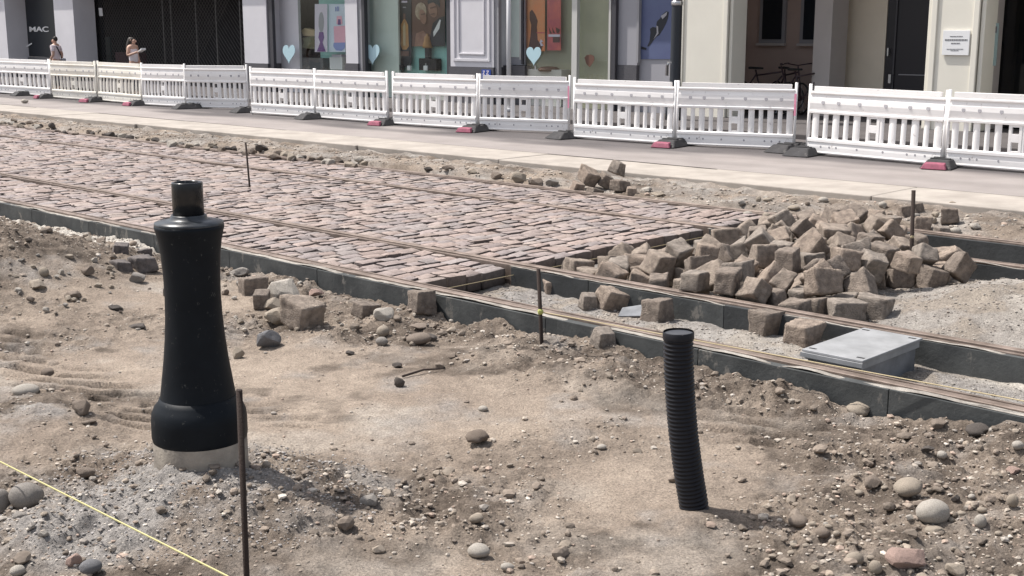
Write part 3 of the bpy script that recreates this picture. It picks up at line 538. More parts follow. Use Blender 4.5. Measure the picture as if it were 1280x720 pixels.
# ---------------------------------------------------------------- rubble row along the far edge of the paving
ROCKM = {k: mat('stone_'+k, c, .88, scale=14, col2=tuple(q*.62 for q in c), bump=.45, bscale=70) for k, c in dict(
    grey=(.28, .255, .23), pale=(.44, .40, .35), brown=(.23, .185, .15), dark=(.10, .085, .075), red=(.36, .255, .215), blue=(.18, .178, .185), tan=(.36, .305, .245), clod=(.19, .15, .12)).items()}
ROCKS = {}
def rock_me(sd, kind, m, sub=3):
    k = (sd, kind, m)
    if k not in ROCKS:
        pl, cut, rg_ = dict(round=(2, .85, .10), angular=(13, .55, .10), flat=(9, .6, .08), clod=(4, .75, .34))[kind]
        V, Fc = rock_arr(500+sd, sub, pl, cut, rg_); ROCKS[k] = np_mesh('stone', V, Fc, ROCKM[m], kind not in ('angular', 'flat'))
    return ROCKS[k]
def rock(px, py, w, h, kind, m, label, cat='stone', group=None, where=on_dirt, sd=None, rz=None, sink=.22, name='stone', tilt=0):
    """a stone whose foot is seen at px,py and which is w by h photo pixels"""
    x, y, z = where(px, py); sc = (y*CP-(z-H)*SP)/F
    global n_; n_ += 1
    o = link(name, rock_me(n_ % 23 if sd is None else sd, kind, m))
    a, c = w*sc/2*1.08, h*sc/2*1.18; r = random.Random(n_)
    o.scale = (a, a*r.uniform(.7, .95), c); o.location = (x, y+a*.4, z+c*(1-sink)); o.rotation_euler = (tilt, r.uniform(-.12, .12), r.uniform(-.5, .5) if rz is None else rz)
    return tag(o, label, cat, group)
rg = random.Random(21); X0 = 4
while X0 < 470:
    if rg.random() < .93:
        w = rg.uniform(5, 15)*(.7+.5*X0/470)
        yb = 157+.118*X0+rg.uniform(-5, 3); m = rg.choice(['grey', 'brown', 'dark', 'tan', 'pale', 'dark'])
        rock(X0, yb, w, w*rg.uniform(.45, .75), 'angular', m, 'broken stone in the rubble row along the far edge of the cobble paving', 'stone', 'rubble row on the far verge', on_far)
    X0 += rg.uniform(3, 10)
for px, py, w, h, m in ((650, 230, 22, 14, 'tan'), (672, 233, 18, 10, 'brown'), (690, 234, 16, 12, 'grey'), (664, 228, 12, 8, 'dark'), (560, 216, 16, 7, 'brown'), (535, 214, 12, 6, 'dark'), (590, 220, 14, 7, 'tan'), (620, 225, 15, 8, 'brown'), (808, 240, 16, 6, 'pale'), (825, 246, 18, 6, 'tan')):
    rock(px, py, w, h, 'angular', m, 'angular stone lying in a line beside the little sett stack on the far verge', 'stone', 'stones beside the little sett stack', on_far)
for k in range(26):
    px = rg.uniform(870, 1275); py = rg.uniform(256, 292)+(px-1075)*.07
    rock(px, py, rg.uniform(6, 15), rg.uniform(4, 8), rg.choice(['angular', 'round']), rg.choice(['tan', 'pale', 'brown', 'grey']), 'small stone strewn on the verge behind the stone pile', 'stone', 'small stones strewn behind the pile', on_far)
# ---------------------------------------------------------------- single stones on the bare dirt
for a in ((597, 556, 30, 16, 'clod', 'clod', 'brown earth clod lying alone on the smooth dirt left of the corrugated pipe', 'clod'),
    (598, 697, 28, 15, 'round', 'pale', 'whitish smooth pebble alone at the bottom centre of the dirt', 'pebble'),
    (523, 431, 30, 13, 'round', 'brown', 'oval brown cobble below the cube shaped sett'), (477, 432, 16, 10, 'round', 'grey', 'small oval stone left of the oval brown cobble'),
    (479, 420, 16, 12, 'round', 'tan', 'tan stone just above the small oval stone'), (537, 427, 18, 9, 'angular', 'dark', 'dark crumbly stone at the right end of the oval brown cobble'),
    (525, 413, 26, 6, 'flat', 'brown', 'thin flat brown shard between the cube shaped sett and the oval cobble'),
    (497, 460, 14, 6, 'flat', 'dark', 'small dark flat chip right above the stick on the dirt'), (549, 461, 16, 8, 'angular', 'brown', 'small brown stone right of the dark flat chip'),
    (566, 447, 12, 6, 'angular', 'brown', 'little brown stone above the small brown stone right of the chip'), (438, 444, 12, 5, 'flat', 'dark', 'tiny dark chip left of the small oval stone'),
    (481, 400, 28, 15, 'flat', 'pale', 'pale broken slab leaning by the half buried sett'), (499, 484, 14, 12, 'clod', 'dark', 'dark clod at the left end of the stick', 'clod'),
    (332, 436, 35, 24, 'angular', 'blue', 'bluish grey angular rock in front of the rubble cluster'), (347, 408, 36, 20, 'angular', 'tan', 'pale topped flat rock at the front left of the rubble cluster'),
    (352, 381, 46, 34, 'angular', 'pale', 'pale lumpy rock on top of the rubble cluster'), (341, 388, 24, 16, 'angular', 'tan', 'wedge shaped tan rock in the middle of the rubble cluster'),
    (297, 448, 16, 14, 'angular', 'tan', 'tan angular stone close to the right flank of the black column'), (297, 345, 26, 9, 'flat', 'grey', 'flat grey stone behind the rubble cluster near the rail'),
    (394, 372, 20, 10, 'angular', 'red', 'pinkish stone behind the largest angular block'), (404, 384, 10, 6, 'angular', 'tan', 'little tan chip right of the largest angular block'),
    (170, 353, 21, 13, 'angular', 'grey', 'grey angular stone below the dark flat topped sett'), (143, 388, 20, 6, 'flat', 'dark', 'small dark flat shard on the dirt left of the column'),
    (171, 411, 25, 5, 'flat', 'dark', 'thin dark splinter lying on the smooth dirt left of the column'), (207, 371, 8, 14, 'angular', 'dark', 'dark stone half hidden behind the left side of the column'),
    (54, 341, 13, 11, 'round', 'tan', 'round tan stone on the dark earth heap'), (44, 362, 22, 11, 'angular', 'tan', 'tan flattish stone at the foot of the dark earth heap'),
    (90, 374, 24, 9, 'flat', 'brown', 'brown flat stone right of the foot of the dark earth heap'), (22, 366, 9, 6, 'angular', 'pale', 'pale little stone on the foot of the dark earth heap'), (108, 345, 16, 12, 'angular', 'brown', 'brown stone between the dark heap and the grey angular stone'),
    (107, 312, 20, 11, 'angular', 'tan', 'tan stone at the upper right of the dark heap'), (86, 303, 15, 9, 'angular', 'grey', 'grey stone at the top right of the dark heap'), (127, 305, 14, 8, 'angular', 'brown', 'brown stone by the white mortar patch'),
    (30, 492, 30, 15, 'round', 'pale', 'whitish rounded stone by the tread prints at the left edge'), (101, 518, 26, 17, 'angular', 'brown', 'brown wedge shaped stone between the tread prints and the column'),
    (110, 531, 17, 6, 'flat', 'brown', 'small brown flat stone below the wedge shaped stone'), (60, 466, 20, 10, 'clod', 'clod', 'earth clod at the upper end of the lower tread prints', 'clod'),
    (30, 636, 40, 30, 'round', 'grey', 'large rounded grey boulder left of the gravel mound'), (3, 640, 18, 28, 'round', 'grey', 'grey boulder cut by the left edge of the photo'), (12, 628, 14, 16, 'round', 'tan', 'tan stone leaning on the left side of the large rounded boulder'), (24, 649, 24, 8, 'flat', 'grey', 'flat grey stone under the large rounded boulder'),
    (90, 708, 20, 14, 'angular', 'red', 'reddish stone beside the dark stone at the bottom left'), (112, 718, 26, 16, 'round', 'blue', 'dark bluish stone at the bottom left corner area'), (21, 720, 18, 12, 'round', 'pale', 'pale pebble at the very bottom left corner', 'pebble'), (106, 600, 22, 12, 'clod', 'brown', 'dark clod on the left slope of the gravel mound', 'clod'),
    (54, 672, 14, 8, 'angular', 'pale', 'white flat pebble left of the yellow string', 'pebble'),
    (463, 635, 26, 14, 'angular', 'grey', 'grey stone at the right foot of the gravel mound'), (595, 655, 18, 10, 'round', 'tan', 'small tan pebble above the whitish smooth pebble', 'pebble'), (634, 714, 16, 9, 'round', 'pale', 'pale pebble right of the whitish smooth pebble near the bottom edge', 'pebble'),
    (752, 562, 12, 6, 'round', 'pale', 'pale pebble alone left of the middle of the corrugated pipe', 'pebble'), (604, 514, 12, 6, 'round', 'pale', 'pale pebble above and right of the lone earth clod', 'pebble'),
    (733, 424, 20, 9, 'angular', 'grey', 'grey stone between the iron stake and the small grey cube sett'), (684, 418, 12, 12, 'angular', 'grey', 'grey stone at the right of the near iron stake foot'),
    (1093, 612, 28, 15, 'flat', 'brown', 'brown tilted flat stone in the pebbly patch at lower right'), (1137, 620, 36, 19, 'round', 'tan', 'tan oval cobble right of the brown tilted stone'),
    (1168, 655, 42, 27, 'round', 'pale', 'pale speckled cobble, biggest of the pebbly patch at lower right'), (1139, 714, 60, 24, 'angular', 'red', 'long reddish stone slab at the bottom right'),
    (1198, 722, 28, 16, 'angular', 'tan', 'tan stone right of the long reddish slab'), (1160, 570, 18, 9, 'angular', 'dark', 'dark stone above the pebbly patch at lower right'), (1178, 574, 13, 9, 'round', 'pale', 'pale pebble right beside the dark stone above the pebbly patch', 'pebble'),
    (999, 659, 24, 13, 'round', 'brown', 'brown oval stone at the left end of the pebbly patch'), (1029, 676, 18, 11, 'round', 'brown', 'brown stone in front of the brown oval stone'), (1069, 709, 24, 17, 'round', 'tan', 'rounded tan stone at the bottom of the pebbly patch'),
    (1095, 716, 16, 16, 'round', 'tan', 'egg shaped tan stone left of the long reddish slab'), (1168, 668, 26, 8, 'flat', 'tan', 'flat tan stone under the pale speckled cobble'), (1226, 660, 14, 16, 'round', 'pale', 'pale egg shaped pebble right of the pale speckled cobble', 'pebble'), (1266, 637, 14, 15, 'round', 'tan', 'tan pebble near the right edge of the pebbly patch', 'pebble'), (1268, 592, 22, 9, 'angular', 'red', 'reddish stone at the right edge above the pebbly patch'),
    (1196, 628, 12, 9, 'angular', 'dark', 'dark chip right above the pale speckled cobble'), (1224, 545, 30, 14, 'clod', 'dark', 'dark crumbly clump at the foot of the rail filler on the right', 'clod'), (1173, 536, 20, 11, 'angular', 'brown', 'brown angular stone near the rail filler on the right'), (1273, 563, 14, 10, 'round', 'pale', 'pale pebble at the right edge near the rail filler', 'pebble'), (1241, 541, 9, 6, 'round', 'pale', 'small pale pebble right of the dark crumbly clump', 'pebble'), (1077, 518, 34, 14, 'clod', 'tan', 'pale earth lump in front of the rail filler on the right', 'clod')):
    px, py, w, h, kd, m, lab = a[:7]; rock(px, py, w, h, kd, m, lab, a[7] if len(a) > 7 else 'stone', None, on_dirt, name=(a[7] if len(a) > 7 else 'stone'))
rg = random.Random(77)
for k in range(85):
    while True:
        px, py = rg.gauss(1130, 75), rg.gauss(662, 38)
        if 985 < px < 1279 and 585 < py < 719: break
    w = rg.uniform(5, 12)
    rock(px, py, w, w*rg.uniform(.45, .7), rg.choice(['round', 'angular']), rg.choice(['tan', 'pale', 'tan', 'tan', 'brown']), 'small rounded pebble of the pebbly patch at lower right', 'pebble', 'pebbles of the pebbly patch', on_dirt, name='pebble')
for k in range(45):
    px, py = rg.uniform(5, 150), rg.uniform(285, 395)
    if py < 268+.22*px+25: continue
    w = rg.uniform(4, 11); rock(px, py, w, w*rg.uniform(.5, .8), 'angular', rg.choice(['tan', 'grey', 'brown', 'tan', 'pale']), 'small stone on the dark earth heap at the left edge', 'stone', 'small stones on the dark earth heap', on_dirt)
for k in range(40):
    px = rg.uniform(270, 520); py = rg.uniform(345, 420)+(px-400)*.12
    w = rg.uniform(4, 10); rock(px, py, w, w*rg.uniform(.45, .75), 'angular', rg.choice(['tan', 'grey', 'pale', 'tan', 'brown']), 'small broken stone strewn around the rubble cluster by the near rail', 'stone', 'small stones around the rubble cluster', on_dirt)
# stick, litter, scrap
x, y, z = on_dirt(503, 473); x2, y2, z2 = on_dirt(555, 463)
tag(MB().tube([(x, y, z+.012), ((x+x2)/2, (y+y2)/2+.01, max(z, z2)+.02), (x2, y2, z2+.012)], [.007, .006, .004], 6).build('stick', M['rust']), 'thin dark stick lying on the dirt above the dark clod', 'stick')
rock(30, 129, 9, 5, 'clod', 'pale', 'crumpled white litter lying on the asphalt at far left', 'litter', None, lambda a, b_: tuple(gp(a, b_, .041)), name='litter')
x, y, z = on_bed(790, 394)
b = MB((x, y, z)); b.hexa([(x-.1, y-.05, z+.0), (x+.09, y-.08, z+.01), (x+.12, y+.07, z+.06), (x-.06, y+.08, z+.03), (x-.1, y-.05, z+.006), (x+.09, y-.08, z+.016), (x+.12, y+.07, z+.066), (x-.06, y+.08, z+.036)])
tag(b.build('metal_scrap', M['galvdark'], None, loc=(x, y, z)), 'dark flat metal scrap in the trench left of the upright worn sett', 'scrap')
# ---------------------------------------------------------------- fine stones nobody could count
def scatter(name, label, N, sub, sampler, hf, m, pal, rmin, rmax, pw, seed):
    rg = np.random.RandomState(seed); shapes = [rock_arr(900+i, sub, 7, .55, .2) for i in range(8)]
    X, Y, k = sampler(rg, N); n = len(X); r = rmin*(1-rg.rand(n)*(1-(rmin/rmax)**pw))**(-1/pw); r = np.clip(r, rmin, rmax)
    Z = hf(X, Y); Vs = []; Fs = []; Cs = []; base = 0; pal = np.array(pal)
    for i in range(n):
        V, Fc = shapes[rg.randint(8)]; a = rg.rand()*6.283; sc = r[i]*np.array([1, .6+.4*rg.rand(), .45+.3*rg.rand()])
        P = V*sc; q = np.stack([P[:, 0]*math.cos(a)-P[:, 1]*math.sin(a)+X[i], P[:, 0]*math.sin(a)+P[:, 1]*math.cos(a)+Y[i], P[:, 2]+Z[i]+sc[2]*.45], -1)
        Vs.append(q); Fs.append(Fc+base); base += len(q); Cs.append(np.tile(pal[rg.randint(len(pal))]*(.75+.5*rg.rand()), (len(q), 1)))
    o = link(name, np_mesh(name, np.concatenate(Vs), np.concatenate(Fs), m, False, np.concatenate(Cs)))
    return tag(o, label, kind='stuff')
M['pebble'] = mat('loose_pebble', (1, 1, 1), .88, scale=60, col2=(.7, .69, .68), attr='Col')
PAL = [(.37, .315, .26), (.42, .37, .315), (.30, .25, .205), (.54, .49, .43), (.25, .205, .17), (.35, .315, .28), (.38, .295, .24), (.45, .395, .335)]
def samp_dirt(rg, N):
    s = 1.2+rg.rand(N)**1.25*11; t = 1.6+rg.rand(N)*(5.62-1.6); X = s*D2[0]+t*N2[0]; Y = s*D2[1]+t*N2[1]
    keep = (rg.rand(N) < (.05+.95*rough_mask(X, Y)**1.5)) & (np.abs(X)/Y < .46); return X[keep], Y[keep], None
scatter('loose_gravel', 'loose small stones strewn over the bare dirt', 38000, 1, samp_dirt, dirt_h, M['pebble'], PAL, .004, .024, 2.3, 5)
def samp_clod(rg, N):
    s = 1.2+rg.rand(N)**1.2*11; t = 1.6+rg.rand(N)*(5.6-1.6); X = s*D2[0]+t*N2[0]; Y = s*D2[1]+t*N2[1]
    keep = (rg.rand(N) < rough_mask(X, Y)**2) & (np.abs(X)/Y < .46); return X[keep], Y[keep], None
scatter('soil_clods', 'crumbly clods of dug earth lying over the rough parts of the dirt', 3600, 2, samp_clod, dirt_h, M['pebble'], [(.27, .22, .178), (.22, .18, .146), (.31, .26, .21), (.18, .148, .12)], .010, .042, 2.0, 15)
def samp_cone(rg, N):
    a = rg.rand(N)*6.283; r = .18+.55*rg.rand(N)**.8; X = bx+r*np.cos(a)*1.1; Y = by-.08+r*np.sin(a); return X, Y, None
scatter('mound_gravel', 'fine grey gravel heaped around the foot of the black column', 3500, 1, samp_cone, dirt_h, M['pebble'], [(.36, .34, .325), (.26, .245, .235), (.45, .42, .40), (.20, .19, .183)], .003, .011, 2.5, 6)
def samp_bed(rg, N):
    s = rg.rand(N)*6.6-.2; t = tA+.14+rg.rand(N)*(tD-tA-.28); ok = (np.abs(t-tB) > .13) & (np.abs(t-tC) > .13) & (s < END)
    s, t = s[ok], t[ok]; return s*D2[0]+t*N2[0], s*D2[1]+t*N2[1], None
scatter('bed_gravel', 'fine gravel covering the track bed and the gravel heap', 13000, 1, samp_bed, bed_h, M['pebble'], [(.36, .33, .295), (.44, .405, .36), (.27, .245, .22), (.20, .18, .165), (.34, .29, .25)], .005, .013, 2.6, 7)
def samp_far(rg, N):
    s = 2+rg.rand(N)*26; t = tD+.15+rg.rand(N)*(12.0-tD-.2); return s*D2[0]+t*N2[0], s*D2[1]+t*N2[1], None
scatter('verge_gravel', 'small stones strewn over the far dirt verge', 4500, 1, samp_far, far_h, M['pebble'], PAL, .008, .035, 2.2, 8)
# ---------------------------------------------------------------- the black column, a capped pole sleeve
root = thing('pole_base', 'tall black flared metal pole base with an open pipe on top, on a gravel mound', 'pole base', (bx, by, -.02))
def zc(py): return vert_at(245, py, by)[1]
def prof(rows):
    return [(w/2*vert_at(245, py, by)[2], zc(py)+.02) for w, py in rows]
B_ = MB((bx, by, -.02)); B_.lathe((bx, by, -.02), prof([(115, 610), (115, 540)])); B_.build('concrete_foot', M['sleeve'], root, .004)
B_ = MB((bx, by, -.02)); B_.lathe((bx, by, -.02), prof([(110, 549), (115, 546), (117, 541), (117, 522), (115, 513), (108, 505), (99, 500), (94, 494)])); B_.build('base_ring', M['blackpaint'], root)
B_ = MB((bx, by, -.02)); B_.lathe((bx, by, -.02), prof([(98, 504), (93, 497), (86.5, 474), (79, 447), (73.5, 421), (70, 395), (68.5, 368), (69.5, 345), (73, 317), (78, 300), (83.5, 288), (86, 284), (85, 280)])); B_.build('shaft', M['blackpaint'], root)
B_ = MB((bx, by, -.02)); B_.lathe((bx, by, -.02), prof([(84, 282.5), (85.5, 279), (84, 277), (60, 274.5), (46, 273), (44, 269), (42, 268)])); B_.build('top_flange', M['flange'], root)
B_ = MB((bx, by, -.02)); B_.lathe((bx, by, -.02), prof([(38.5, 276), (38.5, 229), (37.5, 227.5), (32, 227.5), (31, 229), (31, 262)])); B_.build('top_pipe', M['gloss'], root)
# ---------------------------------------------------------------- corrugated pipe sticking out of the dirt
px0, py0, pz0 = on_dirt(868, 634); Yp = py0
ctr = [(869, 655), (868, 637), (865.5, 620), (862, 600), (858, 572), (854.5, 545), (852, 518), (850, 490), (848.6, 460), (848, 435), (848, 419)]
wd = [43, 42, 41, 40, 38.5, 37, 36, 35, 34, 33.4, 33]
P = []; R_ = []
for (cx, cy), w in zip(ctr, wd):
    X_, Z_, sc = vert_at(cx, cy, Yp); P.append((X_, Yp, Z_)); R_.append(w*sc/2)
P = np.array(P); R_ = np.array(R_); Ls = np.concatenate([[0], np.cumsum(np.linalg.norm(np.diff(P, axis=0), axis=1))])
nn = 47; pts = []; rr = []
for i in range(nn*6+1):
    l = Ls[-1]*i/(nn*6); q = [np.interp(l, Ls, P[:, k]) for k in range(3)]; pts.append(tuple(q))
    k = math.cos(i/6*6.28319); rr.append(float(np.mean(R_))*(1.0+.0)-.0055*(.5-.5*math.copysign(abs(k)**.5, k)))
# smooth the centre line
A_ = np.array(pts)
for _ in range(40): A_[1:-1] = (A_[:-2]+A_[1:-1]*2+A_[2:])/4
root = thing('corrugated_pipe', 'black corrugated plastic conduit pipe sticking bent out of the bare dirt', 'pipe', (px0, py0, pz0))
MB(root.location).tube([tuple(q) for q in A_], rr, 32, cap=False).build('pipe_wall', M['pipe'], root)
tp = Vector(A_[-1]); up = (Vector(A_[-1])-Vector(A_[-8])).normalized(); r0 = float(np.mean(R_))
MB(root.location).tube([tp-up*.012, tp+up*.012, tp+up*.016], [r0*1.03, r0*1.03, r0*.98], 32, cap=False).build('rim', M['pipe'], root)
MB(root.location).tube([tp-up*.006, tp+up*.008], r0*.96, 32).build('end_cap', M['pipecap'], root)
# ---------------------------------------------------------------- grey junction box between the rails
s0, s1, t0, t1 = 3.09, 3.46, tA+.17, tB-.17
root = thing('junction_box', 'grey galvanised steel box with a flat lid set between the two nearest rails', 'box', W((s0+s1)/2, (t0+t1)/2, -.17))
part('body', M['galv'], root, (s0+.012, s1-.012, t0+.012, t1-.012, -.035, .004)); part('underframe', M['galvdark'], root, (s0+.03, s1-.03, t0+.02, t1-.02, -.2, -.036))
part('lid', M['galv'], root, (s0, s1, t0, t1, .006, .020), bevel=.003)
for a, c in ((s0+.04, t0+.05), (s1-.04, t0+.05), (s0+.04, t1-.05), (s1-.04, t1-.05)): part('lid_slot', M['dark'], root, (a-.022, a+.022, c-.008, c+.008, .018, .0215))
part('front_lip', M['galv'], root, (s0-.002, s1+.002, t0-.012, t0, -.02, .005))
# ---------------------------------------------------------------- iron stakes and strings
def stake(px, pb, ptx, pty, r, where, label, extra=.15):
    x, y, z = where(px, pb); X_, Z_, _ = vert_at(ptx, pty, y)
    root = thing('iron_stake', label, 'stake', (x, y, z), group='iron marking stakes')
    MB((x, y, z)).tube([(x-(X_-x)*.1, y, z-extra), (x, y, z), (X_, y, Z_)], r, 8).build('rod', M['rust'], root)
    return root, Vector((x, y, z)), Vector((X_, y, Z_))
paved = lambda a, c: tuple(gp(a, c, -.01))
stake(312, 233, 307, 178, .011, paved, 'thin dark iron stake standing on the cobble paving behind the black column')
r2, a2, b2 = stake(677, 428, 673, 336, .012, on_dirt, 'dark iron stake in front of the near rail with a yellow green string knot')
r3, a3, b3 = stake(1138, 353, 1142, 238, .016, on_bed, 'dark iron stake standing in the gravel heap at the right of the stone pile')
x, y, z = on_dirt(309, 738); X_, Z_, _ = vert_at(299, 487, y)
r4, a4, b4 = stake(309, 738, 299, 487, .0105, on_dirt, 'rust brown iron stake in front of the black column, nearest to the camera')
def knot(root, p, m, r=.02):
    b = MB(root.location); V, Fc = rock_arr(3, 2, 3, .8, .2)
    vs = [b.bm.verts.new(Vector(v)*r+Vector(p)-Vector(root.location)) for v in V]
    for f in Fc: b.bm.faces.new([vs[i] for i in f])
    b.build('string_knot', m, root)
M['knot'] = mat('green_yellow_string', (.42, .44, .14), .8)
k2 = a2.lerp(b2, .42); knot(r2, k2, M['knot'], .02); k3 = a3.lerp(b3, .5); knot(r3, k3, M['palestring'], .018)
def string(pts, r, m, label):
    P_ = []
    for p, q in zip(pts, pts[1:]):
        for i in range(12):
            u = i/12; v = Vector(p).lerp(Vector(q), u); P_.append(v)
    P_.append(Vector(pts[-1]))
    return tag(MB().tube(P_, r, 5).build('string_line', m), label, 'string')
p0 = Vector((a4.x, a4.y, a4.z)).lerp(b4, .17); pL = Vector(gp(0, 577, .06)); dv = (pL-Vector(gp(280, 718, .06)))
string([Vector(gp(280, 718, .06))-dv*.75+Vector((0, 0, -.2)), Vector(gp(284, 720, .06)), pL, pL+dv*.5+Vector((0, 0, -.16))], .0032, M['string'], 'taut yellow builder string running along the bottom left corner')
string([k2, Vector(W(2.2, tA-.09, .055)), Vector(W(-1.5, tA-.1, .045))], .0035, M['palestring'], 'pale builder string running along the near rail from the knotted stake to the right')
string([Vector(W(END-.05, tA+.1, -.07)), Vector(W(END-.045, tC-.1, -.075))], .003, M['palestring'], 'pale thin string stretched along the open end of the cobble paving')
# ---------------------------------------------------------------- white plastic barrier fence
def panel_parts(mt, L=2.1):
    """one moulded panel, local x along the fence, y towards the shops"""
    P_ = {}
    b = MB(); hw = L/2
    # top board, slightly bulged, with a stepped top strip
    def slab(b, x0, x1, prof):                     # prof: (y_front, z) going up; back is flat at y=.022
        a = [b.bm.verts.new((x0, y, z)) for y, z in prof]+[b.bm.verts.new((x0, .022, prof[-1][1])), b.bm.verts.new((x0, .022, prof[0][1]))]
        c = [b.bm.verts.new((x1, y, z)) for y, z in prof]+[b.bm.verts.new((x1, .022, prof[-1][1])), b.bm.verts.new((x1, .022, prof[0][1]))]
        n = len(a); b.bm.faces.new(a); b.bm.faces.new(c[::-1])
        for i in range(n):
            f = b.bm.faces.new((a[i], a[(i+1) % n], c[(i+1) % n], c[i]))
    slab(b, -hw+.03, hw-.03, [(-.012, .60), (-.034, .605), (-.036, .632), (-.012, .645), (-.022, .69), (-.030, .74), (-.027, .80), (-.010, .865), (-.036, .875), (-.036, .895), (-.02, .905)])
    P_['top_board'] = b
    b = MB(); b.box(-hw+.09, hw-.09, -.026, .02, .906, .972); P_['top_strip'] = b
    b = MB(); slab(b, -hw+.03, hw-.03, [(-.02, .055), (-.028, .07), (-.022, .09), (-.024, .15), (-.020, .205), (-.033, .215), (-.033, .25), (-.02, .262)]); P_['lower_board'] = b
    x = -hw+.075; i = 0
    while x < hw-.09:
        w = (.105, .075)[i % 2]
        if abs(x+w/2) < .12: x += .055; i += 1; continue
        n = 5; f_ = [(x+w*k/n, -.004-.014*math.sin(math.pi*k/n)**.8) for k in range(n+1)]
        pts = f_+[(x+w, .004), (x, .004)]; b = MB()
        b.prism([(p, q, .255) for p, q in pts], [(p, q, .607) for p, q in pts]); P_['slat', i] = b; x += w+.075; i += 1
    b = MB(); c = .0
    for x0, x1, z0, z1 in ((-.10, -.055, .255, .607), (.055, .10, .255, .607), (-.056, .056, .255, .285), (-.056, .056, .39, .49), (-.056, .056, .575, .607)): b.box(x0+c, x1+c, -.022, .016, z0, z1)
    P_['grip_plate'] = b
    for sx in (-1, 1):
        b = MB(); b.tube([(sx*(hw-.012), 0, .02), (sx*(hw-.012), 0, 1.0)], .024, 10); b.box(sx*hw-.03 if sx < 0 else hw-.055, sx*hw+.055 if sx < 0 else hw+.03, -.02, .02, .06, .09); P_['end_post', sx] = b
    b = MB()
    for k in range(6): b.lathe((0, 0, 0), [(.019, 0), (.019, .010), (.012, .010), (.011, .004)], 12)
    b.bm.free()
    for x in (-.80, -.55, -.22, .18, .54, .80):
        bo = MB(); P_['dimple', 'u', x] = bo; bo.tube([(x, -.020, .755), (x, -.0312, .757)], [.031, .029], 12)
    for x in (-.80, -.66, -.55, -.22, .18, .54, .66, .80):
        bl = MB(); P_['dimple', 'l', x] = bl; bl.tube([(x, -.018, .15), (x, -.0255, .15)], [.016, .015], 10)
    return P_
M['palepink'] = mat('pink_sprayed_plastic', (.72, .30, .42), .55, scale=10, col2=(.60, .20, .30))
JN = {}
PROTO = {}
def make_panel(mt, key):
    root = thing('plastic_barrier', 'x', 'barrier')
    for k, b in panel_parts(mt).items():
        nm = k if isinstance(k, str) else k[0]
        m = M['hole'] if nm == 'dimple' else mt
        b.build(nm, m, root, .003 if nm in ('top_strip', 'grip_plate') else 0)
    PROTO[key] = root
    return root
def put_panel(px0, px1, t0, t1, label, key='white', zoff=-.035):
    s0, s1 = fs_at(px0, t0), fs_at(px1, t1)
    a = Vector(W(s0, t0, .045)); c = Vector(W(s1, t1, .045)); L = (c-a).length
    src = PROTO.get(key); root = copy_tree(src) if src else make_panel(M['hdpe2'] if key == 'cream' else M['hdpe'], key)
    root['label'] = label; root['group'] = 'white plastic barrier fence'
    root.location = (a+c)/2+Vector((0, 0, zoff)); root.rotation_euler = (random.uniform(-.035, .035), random.uniform(-.006, .006), math.atan2(c.y-a.y, c.x-a.x)); root.scale = (L/2.1, 1, 1)
    return root
def fs_at(px, t):                                    # where the column px meets the line t, near the ground
    r = ray(px, 140); k = t/(r[:2]@N2); return float((r[:2]*k)@D2)
for px0, px1, t0, t1, lab, key in (
    (-60, -3, 15.3, 15.3, 'white barrier panel cut by the left edge of the photo', 'white'),
    (-2, 67, 15.3, 15.4, 'white barrier panel below the black cosmetics shop sign', 'white'),
    (68, 124, 15.15, 15.25, 'slightly yellowed barrier panel right in front of the man in the pale shirt', 'cream'),
    (124.5, 179, 15.25, 15.2, 'cream yellowed barrier panel in front of the woman with long dark hair', 'cream'),
    (180, 233.5, 15.15, 15.3, 'white barrier panel in front of the middle of the lattice shutter', 'white'),
    (234, 312, 15.3, 15.9, 'white barrier panel angled inwards in front of the right end of the lattice shutter', 'white'),
    (315, 395, 15.1, 15.2, 'white barrier panel under the heart sign by the sack display', 'white'),
    (396, 486, 15.2, 15.2, 'white barrier panel under the pink bottle poster and the second heart', 'white'),
    (491, 597, 15.15, 15.3, 'white barrier panel under the gold bottle and couple posters', 'white'),
    (599, 712, 15.3, 15.85, 'white barrier panel under the orange posters and the thin pale pole', 'white'),
    (717, 844, 15.2, 15.35, 'white barrier panel under the dark blue poster left of the black lamp post', 'white'),
    (846, 995, 15.35, 15.85, 'white barrier panel in front of the wide cream pillar right of the lamp post', 'white'),
    (1010, 1183, 15.5, 15.3, 'white barrier panel in front of the dark double door and the white notice', 'white'),
    (1186, 1366, 15.3, 15.3, 'white barrier panel cut by the right edge of the photo', 'white')):
    put_panel(px0, px1, t0, t1, lab, key)
